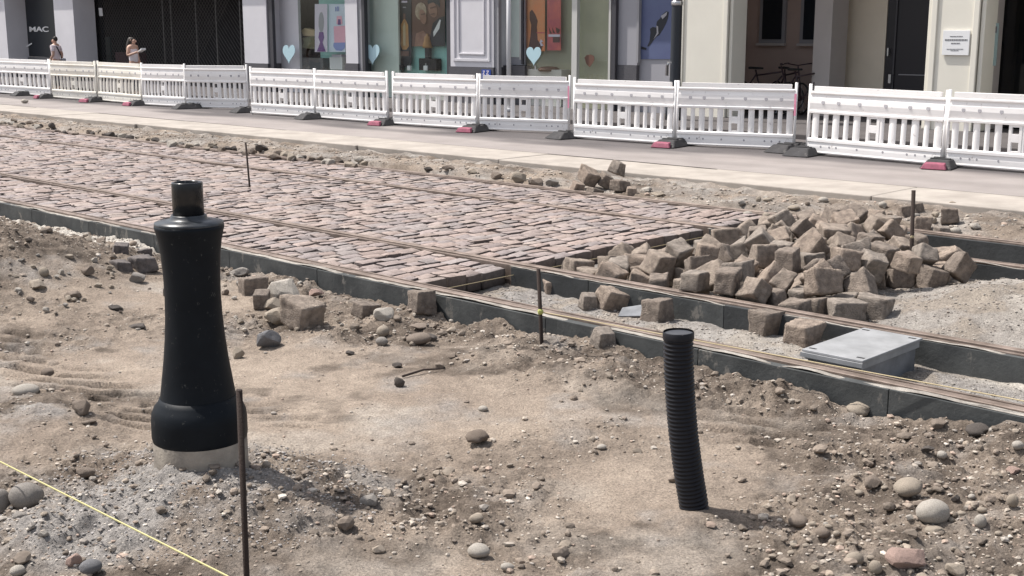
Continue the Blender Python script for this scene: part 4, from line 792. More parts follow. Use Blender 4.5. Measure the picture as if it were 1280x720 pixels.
# rubber feet
def make_foot(pinkend):
    root = thing('rubber_weight', 'x', 'barrier foot')
    b = MB(); b.hexa([(-.20, -.42, 0), (.20, -.42, 0), (.20, .42, 0), (-.20, .42, 0), (-.13, -.27, .105), (.13, -.27, .105), (.13, .27, .105), (-.13, .27, .105)])
    b.build('rubber_block', M['rubber'], root, .012)
    for k in (-1, 0, 1):
        b = MB(); b.box(-.125, .125, k*.16-.03, k*.16+.03, .098, .12); b.build('top_rib', M['rubber'], root, .006)
    if pinkend:
        b = MB(); b.hexa([(-.17, -.47, 0), (.15, -.47, 0), (.15, -.422, 0), (-.17, -.422, 0), (-.13, -.44, .07), (.12, -.44, .07), (.12, -.36, .085), (-.13, -.36, .085)]); b.build('pink_end', M['pink'], root, .01)
    return root
f0 = make_foot(False); f1 = make_foot(True); used = set()
for px, t, pk, lab in ((-2, 15.3, 0, 'black rubber barrier foot at the far left edge below the cosmetics shop'), (36, 15.35, 0, 'black rubber barrier foot in the middle below the leftmost long panel'), (68, 15.2, 1, 'barrier foot with pink end below the man in the pale shirt'), (124, 15.2, 1, 'barrier foot with pink end between the two yellowed panels'),
    (180, 15.2, 1, 'barrier foot with pink end where the yellowed panels meet the white ones'), (240, 15.3, 0, 'long black barrier foot below the middle of the lattice shutter'), (313, 15.45, 0, 'black barrier foot at the gap right of the lattice shutter'), (396, 15.2, 0, 'black barrier foot below the pink bottle poster'),
    (488, 15.2, 1, 'barrier foot with pink end below the gold bottle poster'), (598, 15.25, 1, 'barrier foot with faded pink end below the thin pale pole'), (715, 15.3, 0, 'black ribbed barrier foot below the olive shop window'),
    (845, 15.3, 1, 'barrier foot with pink end right below the black lamp post'), (992, 15.75, 0, 'black barrier foot at the left side of the open gap by the bicycles'), (1012, 15.5, 0, 'black barrier foot at the right side of the open gap by the bicycles'), (1184, 15.3, 1, 'barrier foot with bright pink end below the white notice')):
    src = f1 if pk else f0
    o = copy_tree(src) if pk in used else src; used.add(pk)
    o.location = W(fs_at(px, t), t, .043); o.rotation_euler = (0, 0, ROTZ+random.uniform(-.25, .25)); o['label'] = lab; o['group'] = 'rubber feet of the barrier fence'
# pink sprayed marks on the end posts
for px, t, z0, z1, lab in ((713, 15.75, .48, .84, 'pink sprayed tape strip on the panel joint by the olive shop window'), (996, 15.75, .55, .86, 'pink tape strip on the panel end beside the open gap')):
    s_ = fs_at(px, t); b = MB(W(s_, t, z0)); b.fbox(s_-.012, s_+.02, t-.05, t-.044, z0, z1)
    tag(b.build('tape_strip', M['palepink'], None, loc=W(s_, t, z0)), lab, 'tape')
# ---------------------------------------------------------------- shop fronts
M.update(
 lav=mat('lavender_grey_render', (.68, .665, .69), .8, scale=1.2, col2=(.62, .605, .63), bump=.06, bscale=40),
 cream=mat('cream_render', (.80, .765, .67), .85, scale=1.1, col2=(.75, .715, .625), bump=.06, bscale=40),
 plinth=mat('dark_granite_plinth', (.12, .115, .125), .5, scale=60, col2=(.07, .068, .075)),
 frame=mat('dark_window_frame', (.06, .058, .066), .45), framegrey=mat('grey_metal_frame', (.30, .295, .31), .5), framepale=mat('pale_metal_frame', (.55, .54, .51), .5),
 navy=mat('black_shopfront', (.012, .016, .022), .35), inside=mat('dark_interior', (.035, .032, .034), .8, scale=2, col2=(.02, .018, .02)),
 shelf=mat('grey_display_plinth', (.13, .13, .135), .6), white=mat('white_lettering', (.85, .85, .85), .6),
 lattice=mat('grille_steel', (.11, .105, .10), .5, metal=.3), green=mat('grey_green_wall', (.68, .75, .69), .8, scale=1, col2=(.58, .66, .61)),
 olive=mat('olive_wall', (.46, .44, .32), .8, scale=1, col2=(.36, .36, .27)), teal=mat('teal_wall', (.32, .60, .55), .7), brownwall=mat('brown_passage_wall', (.50, .38, .33), .85, scale=1, col2=(.43, .325, .28)),
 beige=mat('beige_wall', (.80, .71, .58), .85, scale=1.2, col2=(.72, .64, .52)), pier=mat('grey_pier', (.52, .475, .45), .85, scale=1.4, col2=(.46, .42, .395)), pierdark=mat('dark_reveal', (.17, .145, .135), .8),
 door=mat('near_black_door', (.018, .016, .022), .35), steel=mat('bright_steel', (.55, .55, .56), .3, metal=.9), greypanel=mat('grey_wall_panel', (.34, .335, .36), .6), blue=mat('blue_enamel', (.03, .07, .32), .4),
 heart=mat('pale_blue_card', (.46, .64, .70), .6), orange=mat('orange_print', (.78, .24, .09), .55, scale=2.5, col2=(.62, .30, .14)), red=mat('red_print', (.70, .16, .12), .55, scale=2.5, col2=(.42, .08, .12)), print_dark=mat('dark_print', (.09, .035, .03), .6),
 lilac=mat('lilac_print', (.66, .60, .70), .5), violet=mat('violet_print', (.16, .07, .24), .5), paleblue=mat('pale_blue_print', (.62, .70, .80), .5), pinkprint=mat('pink_print', (.80, .42, .52), .5), bluebottle=mat('blue_print', (.24, .30, .60), .5),
 gold=mat('gold_print', (.50, .27, .09), .4, scale=6, col2=(.36, .17, .06)), blackprint=mat('black_print', (.016, .018, .026), .45), skin_print=mat('skin_tone_print', (.36, .20, .14), .55, scale=4, col2=(.24, .12, .08)), hair_print=mat('blond_hair_print', (.52, .42, .31), .6, scale=6, col2=(.28, .2, .13)), brownprint=mat('brown_print', (.14, .07, .05), .6),
 nightblue=mat('dusk_blue_print', (.085, .10, .20), .5, scale=1.2, col2=(.11, .135, .24)), khaki=mat('khaki_cloth', (.20, .20, .12), .9, scale=12, col2=(.12, .12, .07)), sand=mat('sand_cloth', (.46, .36, .22), .9), card=mat('white_card', (.80, .80, .80), .7), info=mat('grey_green_glass_sign', (.30, .40, .40), .3), ink=mat('grey_ink', (.16, .16, .17), .7),
 lamp=mat('lamp_post_paint', (.03, .034, .042), .4), polepale=mat('pale_pole', (.62, .62, .63), .4),
 glass=glass_mat('shop_glass', (.95, .97, .96), .05), glassdark=glass_mat('dark_glass', (.35, .36, .38), .05))
FT = 20.0; TOPZ = 3.3; gz = .117
def fbox_px(px0, px1, t0, t1, z0, z1, tref=None):
    return (fs(px0, tref or t0), fs(px1, tref or t0), t0, t1, z0, z1)
g = thing('shop_building', 'grey shop building with lavender pillars, dark plinth and display windows', 'building', W(fs(400), 21, gz))
R_ = []
def pillar(root, px0, px1, m, depth, t=FT, zb=.86, plinth=True):
    o = part('pillar', m, root, (fs(px1, t), fs(px0, t), t, t+depth, zb if plinth else gz, TOPZ))
    if plinth: part('plinth', M['plinth'], root, (fs(px1, t)-.02, fs(px0, t)+.02, t-.03, t+depth, gz, zb-.003))
    return o
pillar(g, -60, 9, M['lav'], .75, zb=.40); pillar(g, 70, 94, M['lav'], .75, zb=.40); pillar(g, 305, 334, M['lav'], .7); pillar(g, 432, 447, M['lav'], .5, zb=.93); pillar(g, 563, 617, M['lav'], .5, zb=.93)
# recessed moulded panel on the wide pillar
sA, sB = fs(617), fs(563)
for a, c, z0, z1 in ((sA+.10, sA+.16, 1.05, 3.0), (sB-.16, sB-.10, 1.05, 3.0), (sA+.16, sB-.16, 1.05, 1.11), (sA+.30, sB-.30, 1.2, 1.235), (sA+.27, sA+.30, 1.2, 3.0), (sB-.30, sB-.27, 1.2, 3.0)):
    part('panel_moulding', M['lav'], g, (a, c, FT-.028, FT, z0, z1), bevel=.006)
# metal edges beside the pillars
for px0, px1, z0, m in ((334.5, 340, gz, 'frame'), (447.5, 455, gz, 'framegrey'), (452, 455.5, gz, 'frame'), (557, 562.8, gz, 'frame'), (763, 768, gz, 'frame'), (617.5, 622, gz, 'framegrey')):
    part('window_frame', M[m], g, (fs(px1), fs(px0), FT+(.03 if px0 != 452 else .01), FT+.12, z0, TOPZ))
# upper storeys and slab over the shops
part('upper_wall', M['lav'], g, (fs(846), fs(-60), FT+.02, FT+9, TOPZ, 11.5)); part('cornice', M['lav'], g, (fs(846), fs(-60), FT-.18, FT+.018, TOPZ-.06, TOPZ+.25))
for k in range(9):
    a = fs(846)+1.6+k*3.4
    for z0 in (4.4, 7.7): part('upper_window', M['frame'], g, (a, a+1.3, FT-.02, FT+.015, z0, z0+1.9))
part('back_wall', M['inside'], g, (15.1, fs(-60), FT+3.6, FT+3.8, gz, TOPZ-.003)); part('shop_floor', M['walk'], g, (fs(846), fs(-60), FT+.6, FT+3.597, gz-.1, gz+.02))
# dark cosmetics shop front
part('shopfront_panel', M['navy'], g, (fs(74, 20.75), fs(10, 20.75), 20.75, 20.85, gz+.7, TOPZ-.01)); part('shopfront_base', M['shelf'], g, (fs(74, 20.7), fs(14, 20.7), 20.70, 20.86, gz, gz+.69))
cu = bpy.data.curves.new('shop_sign_letters', 'FONT'); cu.body = 'MAC'; cu.size = .40; cu.extrude = .012; cu.offset = .004; cu.align_x = 'CENTER'; cu.space_character = .95; cu.materials.append(M['white'])
so = bpy.data.objects.new('shop_sign', cu); C.objects.link(so); sx = (fs(35, 20.72)+fs(64, 20.72))/2
so_loc = W(sx, 20.73, fz(50, 39.6, 20.72)); dg = bpy.context.evaluated_depsgraph_get(); tm = bpy.data.meshes.new_from_object(so.evaluated_get(dg)); bpy.data.objects.remove(so); so = link('shop_sign', tm); so.location = so_loc; so.rotation_euler = (math.pi/2, 0, ROTZ); so.scale = (1.75, .62, 1); tag(so, 'white MAC lettering on the black shopfront at the far left', 'sign')
fpoly('price_card', [(31, 58.5), (39.5, 53.5), (40, 55), (32, 60)], 20.70, M['card']); tag(bpy.data.objects['price_card'], 'small slanted white card low on the black cosmetics shopfront', 'card')
# lattice shutter
s0, s1 = fs(306, 20.9), fs(120, 20.9); z0, z1 = gz, TOPZ-.01
sh = thing('roller_grille', 'closed diamond lattice roller grille across the wide dark shop entrance', 'shutter', W((s0+s1)/2, 20.9, z0))
b = MB(sh.location); pitch = .16; n = int((s1-s0+z1-z0)/pitch)
for sg in (1, -1):
    for i in range(n+1):
        c = s0-(z1-z0 if sg > 0 else 0)+i*pitch
        a0, a1 = (c, z0), (c+(z1-z0), z1)
        if sg < 0: a0, a1 = (c, z1), (c+(z1-z0), z0)
        # clip to the opening
        (xa, za), (xb, zb) = a0, a1
        def cut(x): return za+(zb-za)*(x-xa)/(xb-xa)
        pa = (max(xa, s0), cut(max(xa, s0))); pb = (min(xb, s1), cut(min(xb, s1)))
        if pb[0]-pa[0] < .05: continue
        t_ = 20.9+(.012 if sg > 0 else 0)
        b.tube([W(pa[0], t_, pa[1]), W(pb[0], t_, pb[1])], .0075, 4, cap=False)
b.build('lattice', M['lattice'], sh)
for px in (205, 215, 246, 271, 301): part('guide_post', M['lattice'], sh, (fs(px, 20.93)-.025, fs(px, 20.93)+.025, 20.93, 20.97, gz, TOPZ-.02))
part('dark_side_wall', M['navy'], g, (fs(128, 20.95), fs(118, 20.95), 20.95, 21.05, gz, TOPZ-.012))
fpoly('paper_notice', [(123, 10), (127.5, 10), (128.5, 20), (124.2, 20)], 20.86, M['card']); tag(bpy.data.objects['paper_notice'], 'white paper notice at the left end of the lattice grille', 'notice')
b = MB(W(fs(132, 21.3), 21.3, gz)); b.fbox(fs(137, 21.3), fs(128.5, 21.3), 21.3, 21.36, gz, 1.52); tag(b.build('display_stand', mat('dark_green_stand', (.05, .085, .085), .5), None, loc=W(fs(132, 21.3), 21.3, gz)), 'dark green narrow display stand behind the left end of the lattice grille', 'stand')
b = MB(W(fs(152, 22), 22, gz)); b.fbox(fs(165, 22), fs(143, 22), 22, 22.5, gz, 1.0); tag(b.build('shop_counter', mat('dull_red_counter', (.16, .075, .085), .6), None, loc=W(fs(152, 22), 22, gz)), 'dull red counter block behind the lattice grille', 'counter')
# perfume shop windows
part('display_wall', M['green'], g, (fs(498, 20.4), fs(456, 20.4), 20.4, 20.45, gz, TOPZ-.015)); part('display_wall', M['lav'], g, (fs(373, 20.4), fs(340.5, 20.4), 20.42, 20.5, gz, TOPZ-.015))
part('display_wall', M['teal'], g, (fs(434, 20.75), fs(400, 20.75), 20.75, 20.8, gz, TOPZ-.015)); part('display_wall', M['inside'], g, (fs(400, 21.1), fs(370, 21.1), 21.15, 21.2, gz, TOPZ-.015))
part('display_wall', M['teal'], g, (fs(559, 20.62), fs(494, 20.62), 20.62, 20.67, gz, TOPZ-.015))
part('display_shelf', M['shelf'], g, (fs(403, 20.5), fs(373, 20.5), 20.5, 21.1, gz, 1.02)); part('display_shelf', M['framepale'], g, (fs(434, 20.5), fs(404, 20.5), 20.5, 20.74, gz, .72)); part('display_shelf', M['framepale'], g, (fs(557, 20.38), fs(497, 20.38), 20.375, 20.61, gz, .70))
part('window_pane', M['glass'], g, (fs(431.8, 20.15), fs(373.5, 20.15), 20.15, 20.165, gz+.1, TOPZ-.02)); part('window_pane', M['glass'], g, (fs(556.5, 20.15), fs(456, 20.15), 20.15, 20.165, gz+.1, TOPZ-.02))
def poster(name, label, cat, shapes, t):
    pts = shapes[0][1]; cx = sum(p[0] for p in pts)/len(pts); cy = max(p[1] for p in pts); s_, z_ = onT(cx, cy, t)
    r = thing(name, label, cat, W(s_, t, z_))
    for i, (nm, p, m) in enumerate(shapes): fpoly(nm, p, t-.0035*i, M[m], r, .003 if i else .012)
    return r
Q = lambda a, b_, c, d_: [(a, b_), (c, b_), (c, d_), (a, d_)]
poster('tall_poster', 'pale lilac poster with a purple brush shape beside the pink bottle poster', 'poster', [('sheet', Q(393.5, 5, 409, 65), 'lilac'), ('print_shape', ell(401.5, 28, 3.4, 13), 'greypanel'), ('print_shape', [(399, 40), (404, 40), (405, 47), (403, 53), (407, 64.5), (396, 64.5), (400, 53), (398, 47)], 'violet')], 20.32)
poster('perfume_poster', 'pale blue poster of a pink perfume bottle left of the narrow pillar', 'poster', [('sheet', Q(410.5, 5, 431.5, 65), 'paleblue'), ('bottle_print', [(417, 33), (432, 32), (431.5, 54), (418, 54)], 'pinkprint'), ('bottle_base', [(417, 53.5), (431.5, 53), (431, 60), (427, 63.5), (420, 63), (416.5, 58)], 'bluebottle'), ('bottle_cap', [(421, 20), (427, 20), (428, 30), (420.5, 30)], 'pinkprint'), ('bottle_neck', [(422.5, 24), (425.5, 24), (426, 31), (422, 31)], 'violet'), ('lettering', Q(419, 8.5, 420.2, 14), 'bluebottle'), ('lettering', Q(421.6, 8, 423, 14), 'bluebottle')], 20.36)
for pts_, nm, lab, m, t in (([(376, 38), (380, 35), (393, 38), (393, 46), (378, 45)], 'folded_cloth', 'sand coloured folded cloth on the dark shop display', 'sand', 20.6), ([(377, 47), (393, 45), (393, 62), (376, 60), (379, 53)], 'cloth_bag', 'khaki cloth bag below the sand coloured cloth on the dark shop display', 'khaki', 20.58)):
    b = MB(W(*((fs(385, t), t, 1.0)))); P0 = [W(*((onT(x_, y_, t)[0], t, onT(x_, y_, t)[1]))) for x_, y_ in pts_]; P1 = [W(onT(x_, y_, t)[0], t+.22, onT(x_, y_, t)[1]) for x_, y_ in pts_]
    b.prism(P0, P1); tag(b.build(nm, M[m], None, .03, 3, loc=W(fs(385, t), t, 1.0)), lab, 'bag' if 'bag' in nm else 'cloth')
def boxy(px0, px1, py0, py1, t, dp, m, nm, lab, cat, cap=None):
    s_, z_ = onT((px0+px1)/2, py1, t); r = thing(nm, lab, cat, W(s_, t, z_))
    part('body', M[m], r, (fs(px1, t), fs(px0, t), t, t+dp, z_, fz(px0, py0, t)), bevel=.01)
    if cap: part('cap', M[cap], r, (fs(px1, t)+.06, fs(px0, t)-.06, t+.03, t+dp-.03, fz(px0, py0, t), fz(px0, py0, t)+.06))
    return r
boxy(411, 427, 71, 87, 20.55, .2, 'card', 'gift_box', 'white gift box standing below the pink bottle poster', 'box', 'lilac')
boxy(396, 401, 80, 88, 20.52, .12, 'card', 'small_box', 'small white box at the left of the white gift box', 'box', 'framepale')
poster('gold_bottle_poster', 'black tall poster with a glowing gold bottle left of the couple poster', 'poster', [('sheet', Q(496, -14, 514, 84), 'blackprint'), ('bottle_print', [(501, 31), (505.5, 22), (510, 31), (511, 58), (508, 62), (503, 62), (500.5, 56)], 'gold'), ('bottle_cap', [(504, 17), (506.5, 17), (507, 24), (503.8, 24)], 'brownprint'), ('bottle_glow', [(503.5, 33), (505.5, 28), (507, 33), (507, 57), (504, 57)], 'sand'), ('lettering', Q(502, 1, 509, 3.4), 'lilac'), ('lettering', Q(503.5, 8.5, 507.5, 10), 'greypanel'), ('print_shape', Q(499, 64, 511, 70), 'brownprint')], 20.5)
poster('couple_poster', 'dark poster of a man in black suit beside a fair haired woman', 'poster', [('sheet', Q(514.5, -14, 556, 58), 'brownprint'), ('suit', [(541, 29), (549, 22), (556, 20), (556, 58), (537, 58), (538, 44)], 'blackprint'), ('shirt', [(549.5, 24.5), (551, 25), (549, 36), (542, 46), (541.5, 40)], 'card'), ('face', ell(541, 12, 5.6, 10, 16, -.2), 'skin_print'), ('hair', [(534, 1), (540, -3), (549, -3), (550, 10), (547.5, 6), (541, 3), (535, 5)], 'blackprint'),
   ('dress', [(520, 42), (529, 38), (534, 44), (532, 58), (518, 58)], 'skin_print'), ('hair', ell(526, 14, 7.2, 11), 'hair_print'), ('face', ell(528.5, 21, 4.2, 9.5, 16, -.2), 'skin_print'), ('features', [(526, 17.5), (531.5, 16.5), (531.5, 18), (526, 19)], 'brownprint'), ('features', [(537.5, 9.5), (544.5, 7.5), (544.6, 9.2), (537.6, 11)], 'brownprint'), ('features', [(538, 17.5), (543, 16.2), (543, 17.6), (538, 18.8)], 'brownprint')], 20.52)
# bottle with bell shaped gold cap on a dark stand in front of the couple poster
s_, z_ = onT(533, 88, 20.45); r = thing('gold_bell_bottle', 'gold bell shaped bottle on a dark stand before the couple poster', 'bottle', W(s_, 20.45, z_))
def zz(py, t=20.45): return fz(533, py, t)
part('stand_block', M['inside'], r, (fs(545, 20.43), fs(523, 20.43), 20.43, 20.6, z_, zz(73)), bevel=.01); part('stand_neck', M['inside'], r, (fs(536, 20.45), fs(530.5, 20.45), 20.46, 20.54, zz(73)+.002, zz(60)))
B_ = MB(r.location); B_.lathe(W(s_, 20.5, 0), [(.12, zz(60)), (.125, zz(57)), (.09, zz(51)), (.07, zz(46)), (.03, zz(44)), (.035, zz(42))], 20); B_.build('gold_bell', M['gold'], r)
boxy(493, 501, 81, 88, 20.42, .1, 'inside', 'black_box', 'small black box at the left foot of the gold bottle poster', 'box', 'blackprint'); boxy(508, 512, 82, 88, 20.41, .06, 'card', 'white_carton', 'white carton right of the small black box', 'box', 'framepale'); boxy(528.5, 533.5, 82, 88, 20.405, .05, 'card', 'white_carton', 'white carton in front of the gold bell bottle stand', 'box', 'framepale')
# olive window with the orange posters
part('display_wall', M['olive'], g, (fs(721, 20.7), fs(645, 20.7), 20.7, 20.75, gz, TOPZ-.015)); part('display_wall', M['olive'], g, (fs(763, 20.35), fs(719, 20.35), 20.35, 20.4, gz, TOPZ-.016)); part('display_wall', M['greypanel'], g, (fs(656, 20.45), fs(617, 20.45), 20.45, 20.5, .98, TOPZ-.015)); part('display_wall', M['plinth'], g, (fs(656, 20.3), fs(617, 20.3), 20.3, 20.5, gz, .97))
part('display_wall', M['green'], g, (fs(651, 20.44), fs(631, 20.44), 20.44, 20.447, 1.15, 2.9)); part('window_frame', M['framepale'], g, (fs(651.5, 20.43), fs(649.5, 20.43), 20.42, 20.449, 1.1, 2.95)); part('window_frame', M['frame'], g, (fs(654, 20.42), fs(652, 20.42), 20.41, 20.447, 1.0, 3.0))
part('window_frame', M['framepale'], g, (fs(721, 20.05), fs(714.5, 20.05), 20.05, 20.14, gz, TOPZ-.01)); part('window_frame', M['framepale'], g, (fs(763, 20.05), fs(760.5, 20.05), 20.05, 20.14, gz, TOPZ-.01)); part('window_pane', M['glass'], g, (fs(760.4, 20.1), fs(656.5, 20.1), 20.155, 20.17, gz+.1, TOPZ-.02)); part('display_shelf', M['framepale'], g, (fs(702, 20.4), fs(656, 20.4), 20.4, 20.69, gz, .90))
poster('orange_poster', 'orange sunset poster with a dark silhouette behind the third heart', 'poster', [('sheet', Q(654, -12, 681, 64), 'orange'), ('silhouette', [(662, 15), (665, 12), (669, 18), (672, 26), (671, 33), (672, 50), (678, 58), (676, 64), (660, 64), (663, 46), (664, 31), (662, 24)], 'print_dark'), ('horizon_line', Q(671, 40.2, 681, 41.6), 'red'), ('lettering', [(676, 49), (679, 52), (676.5, 53), (679.5, 57), (676, 57.5), (674.5, 53)], 'lilac')], 20.55)
poster('red_poster', 'red poster with dark lettering right of the orange sunset poster', 'poster', [('sheet', Q(684, -12, 701, 63), 'red'), ('lettering', [(686, 34), (690, 42), (687, 42)], 'print_dark'), ('lettering', [(690, 34), (694, 42), (691, 41)], 'print_dark'), ('lettering', [(694.5, 34), (700, 37), (698, 42), (695.5, 41)], 'print_dark'), ('print_shape', Q(685.5, 43, 700, 46), 'lilac'), ('print_shape', Q(691, 46, 699.5, 53), 'print_dark')], 20.56)
s_, z_ = onT(685, 89, 20.5); b = MB(W(s_, 20.5, z_)); b.lathe(W(s_, 20.52, z_), [(.22, 0), (.24, .05), (.17, .09), (.05, .10)], 16); tag(b.build('display_dish', M['brownprint'], None, loc=W(s_, 20.5, z_)), 'brown low dish on the sill beneath the red poster', 'dish')
o = fpoly('brown_sticker', [(730.5, 72), (733, 69), (738, 68), (742.5, 70), (743, 75), (740, 80), (737, 84), (733, 80)], 20.15-.004, M['brownprint'], None, .003); tag(o, 'brown round sticker on the olive window pane', 'sticker')
# hearts hanging at the windows
def heart(cx, cy, w, h, t, lab):
    pts = []
    for k in range(40):
        a = 6.28319*k/40; x = 16*math.sin(a)**3; y = 13*math.cos(a)-5*math.cos(2*a)-2*math.cos(3*a)-math.cos(4*a); pts.append((cx+x/32*w, cy-(y+2.5)/29.5*h))
    o = fpoly('heart_sign', pts, t, M['heart'], None, .012); return tag(o, lab, 'heart', 'pale blue hearts in the shop windows')
heart(361, 68, 15.5, 24, 20.12, 'pale blue heart in front of the grey column, leftmost of the three'); heart(465.5, 68.5, 17.5, 26, 20.12, 'pale blue heart on the grey green wall right of the narrow pillar'); heart(667, 70.5, 18.5, 24, 20.12, 'grey blue heart in front of the orange sunset poster')
part_h = MB(); part_h.tube([W(fs(669.5, 20.13), 20.13, .9), W(fs(669, 20.13), 20.13, fz(669, 82, 20.13))], .012, 6); tag(part_h.build('heart_stick', M['polepale']), 'thin pale stick holding the grey blue heart', 'stick')
# grey entrance panel and dark blue poster next to the lamp post
part('wall_panel', M['greypanel'], g, (fs(797, 20.12), fs(768.5, 20.12), 20.12, 20.3, 1.05, TOPZ-.01)); part('wall_panel_base', M['plinth'], g, (fs(797, 20.12), fs(768.5, 20.12), 20.10, 20.3, gz, 1.047)); part('wall_panel', M['greypanel'], g, (fs(849, 20.2), fs(797, 20.2), 20.2, 20.4, gz, TOPZ-.011)); part('window_frame', M['framegrey'], g, (fs(800, 20.15), fs(797.3, 20.15), 20.10, 20.19, 1.1, TOPZ-.02))
poster('blue_poster', 'dark blue poster with a diagonal tumbling dark figure beside the lamp post', 'poster', [('sheet', Q(801, -14, 842, 74), 'nightblue'), ('figure_print', [(812, 51), (813, 41), (812.5, 36), (816, 33.5), (820, 34.5), (821, 27), (825, 23), (828, 18), (833, 14), (836, 15), (835, 22), (833, 28), (829, 36), (824, 44), (820, 46), (815, 53), (811, 58), (809, 58)], 'blackprint'), ('shoe_print', [(801.5, 58), (808, 60), (807.5, 62.5), (801.5, 61.5)], 'blackprint'), ('figure_light', [(820.5, 32), (822.5, 33), (823, 42), (817, 49), (821, 41)], 'greypanel'), ('figure_light', [(826, 20), (830, 17.5), (834, 14.5), (833, 19), (828, 24)], 'greypanel')], 20.18)
# blue number plate on the plinth of the wide pillar
s_, z_ = onT(607, 93, 19.955); r = thing('number_plate', 'small blue number plate low on the plinth of the wide lavender pillar', 'plate', W(s_, 19.955, z_))
part('plate', M['blue'], r, (fs(613, 19.95), fs(601.5, 19.95), 19.955, 19.966, z_-.1, fz(607, 87, 19.95)))
for a, c in ((603.5, 606), (608, 611)):
    o = fpoly('numeral', [(a, 88.3), (c, 88.3), (c, 89.4), (a+1, 92.5), (c, 92.5), (c, 93.5), (a-.3, 93.5), (a-.3, 92.3), (c-1, 89.4), (a, 89.4)], 19.95, M['lilac'], r, .004)
# thin pale pole and black lamp post on the sidewalk
s_ = fs_at(636, 18.4); r = thing('sign_pole', 'thin pale metal pole standing before the shop windows right of the wide pillar', 'pole', W(s_, 18.4, gz))
MB(r.location).tube([W(s_, 18.4, gz), W(s_, 18.4, 3.2)], .045, 12).build('shaft', M['polepale'], r); MB(r.location).tube([W(s_, 18.4, gz), W(s_, 18.4, gz+.08)], .09, 12).build('foot', M['polepale'], r)
s_ = fs_at(843, 18.9); r = thing('lamp_post', 'black lamp post standing left of the wide cream pillar', 'lamp post', W(s_, 18.9, gz))
B_ = MB(r.location); B_.lathe(W(s_, 18.9, 0), [(.17, gz), (.17, .35), (.125, .45), (.10, .9), (.098, 2.3), (.07, 3.2), (.06, 5.2)], 20); B_.build('shaft', M['lamp'], r)
B_ = MB(r.location); B_.lathe(W(s_, 18.9, 0), [(.108, 2.18), (.112, 2.2), (.112, 2.24), (.108, 2.26)], 20); B_.build('collar', M['steel'], r)
B_ = MB(r.location); B_.lathe(W(s_, 18.9, 0), [(.10, 5.0), (.28, 5.15), (.30, 5.3), (.12, 5.5)], 20); B_.build('lantern', M['lamp'], r)
B_ = MB(r.location); B_.tube([W(s_+.13, 18.82, .92), W(s_+.13, 18.82, 1.10), W(s_+.1, 18.82, 1.16)], .03, 8); B_.build('clasp', M['steel'], r)
# ---------------------------------------------------------------- cream building with the arcade
c_ = thing('cream_building', 'cream building with wide square pillars, open passage and dark doors', 'building', W(fs(1000), 21, gz))
for px0, px1 in ((850, 909), (1164, 1222), (1330, 1420)):
    part('pillar', M['cream'], c_, (fs(px1), fs(px0), FT, FT+.55, gz, TOPZ+.4))
    for e, sg in ((px0, 1), (px1, -1)):
        s_ = fs(e)
        part('corner_moulding', M['cream'], c_, (min(s_, s_-sg*.10)+.012*sg, max(s_, s_-sg*.10)+.012*sg, FT-.03, FT-.001, gz, TOPZ+.39), bevel=.01)
        part('corner_moulding', M['cream'], c_, (min(s_+sg*.02, s_+sg*.09), max(s_+sg*.02, s_+sg*.09), FT+.03, FT+.5, gz, TOPZ+.39), bevel=.01)
part('upper_wall', M['cream'], c_, (fs(1420)-3, fs(850), FT+.01, FT+2.1, TOPZ+.4, 11.5)); part('arcade_ceiling', M['beige'], c_, (fs(1420)-3, fs(850), FT+.56, FT+2.1, TOPZ+.2, TOPZ+.398)); part('arcade_ceiling', M['beige'], c_, (fs(1420)-3, fs(1235, 22.1), FT+2.1, FT+3.39, TOPZ+.2, TOPZ+.398)); part('passage_wall', M['brownwall'], c_, (fs(1060, 22.7), 15.05, 22.7, 22.9, gz, TOPZ+.19)); part('passage_wall', M['brownwall'], c_, (14.85, 15.05, 20.56, 22.69, gz, TOPZ+.18))
for px0, px1 in ((950, 977), (1001, 1022)):
    a, e = fs(px1, 22.6), fs(px0, 22.6); w = part('window', M['framegrey'], c_, (a-.05, e+.05, 22.63, 22.69, fz(960, 54, 22.6), 3.2)); q = MB(c_.location); q.fbox(a+.03, e-.03, 22.615, 22.635, fz(960, 49, 22.6), 3.12); q.build('pane', M['navy'], w); q = MB(c_.location); q.fbox(a-.08, e+.08, 22.57, 22.65, fz(960, 57, 22.6), fz(960, 54, 22.6)); q.build('sill', M['pier'], w)
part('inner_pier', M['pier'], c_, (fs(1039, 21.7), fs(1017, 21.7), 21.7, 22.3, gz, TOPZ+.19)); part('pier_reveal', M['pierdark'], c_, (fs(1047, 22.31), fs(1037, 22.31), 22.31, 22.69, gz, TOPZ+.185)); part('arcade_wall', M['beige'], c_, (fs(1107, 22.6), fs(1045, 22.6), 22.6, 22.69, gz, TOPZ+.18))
part('back_wall', M['inside'], c_, (fs(1420, 23.4)-3, fs(1106, 23.4), 23.4, 23.6, gz, TOPZ+.19)); part('shopfront_return', M['pier'], c_, (fs(1246, 20.8), fs(1222, 20.0)+.02, 20.56, 21.0, gz, TOPZ+.19))
dn = part('door', M['door'], c_, (fs(1175, 22.6), fs(1108, 22.6), 22.6, 22.7, gz, TOPZ+.15))
for px0, px1, py0, py1 in ((1109, 1110.6, 60, 70), (1112.5, 1115.5, 93, 104)):
    q = MB(c_.location); q.fbox(fs(px1, 22.5), fs(px0, 22.5), 22.52, 22.6, fz(px0, py1, 22.5), fz(px0, py0, 22.5)); q.build('handle', M['steel'], dn)
q = MB(c_.location); q.fbox(fs(1158, 22.5), fs(1123, 22.5), 22.585, 22.6, fz(1130, 94.2, 22.5), fz(1130, 93, 22.5)); q.build('kick_rail', M['framegrey'], dn); q = MB(c_.location); q.fbox(fs(1119, 22.55), fs(1117, 22.55), 22.57, 22.6, gz, 3.3); q.build('door_edge', M['frame'], dn)
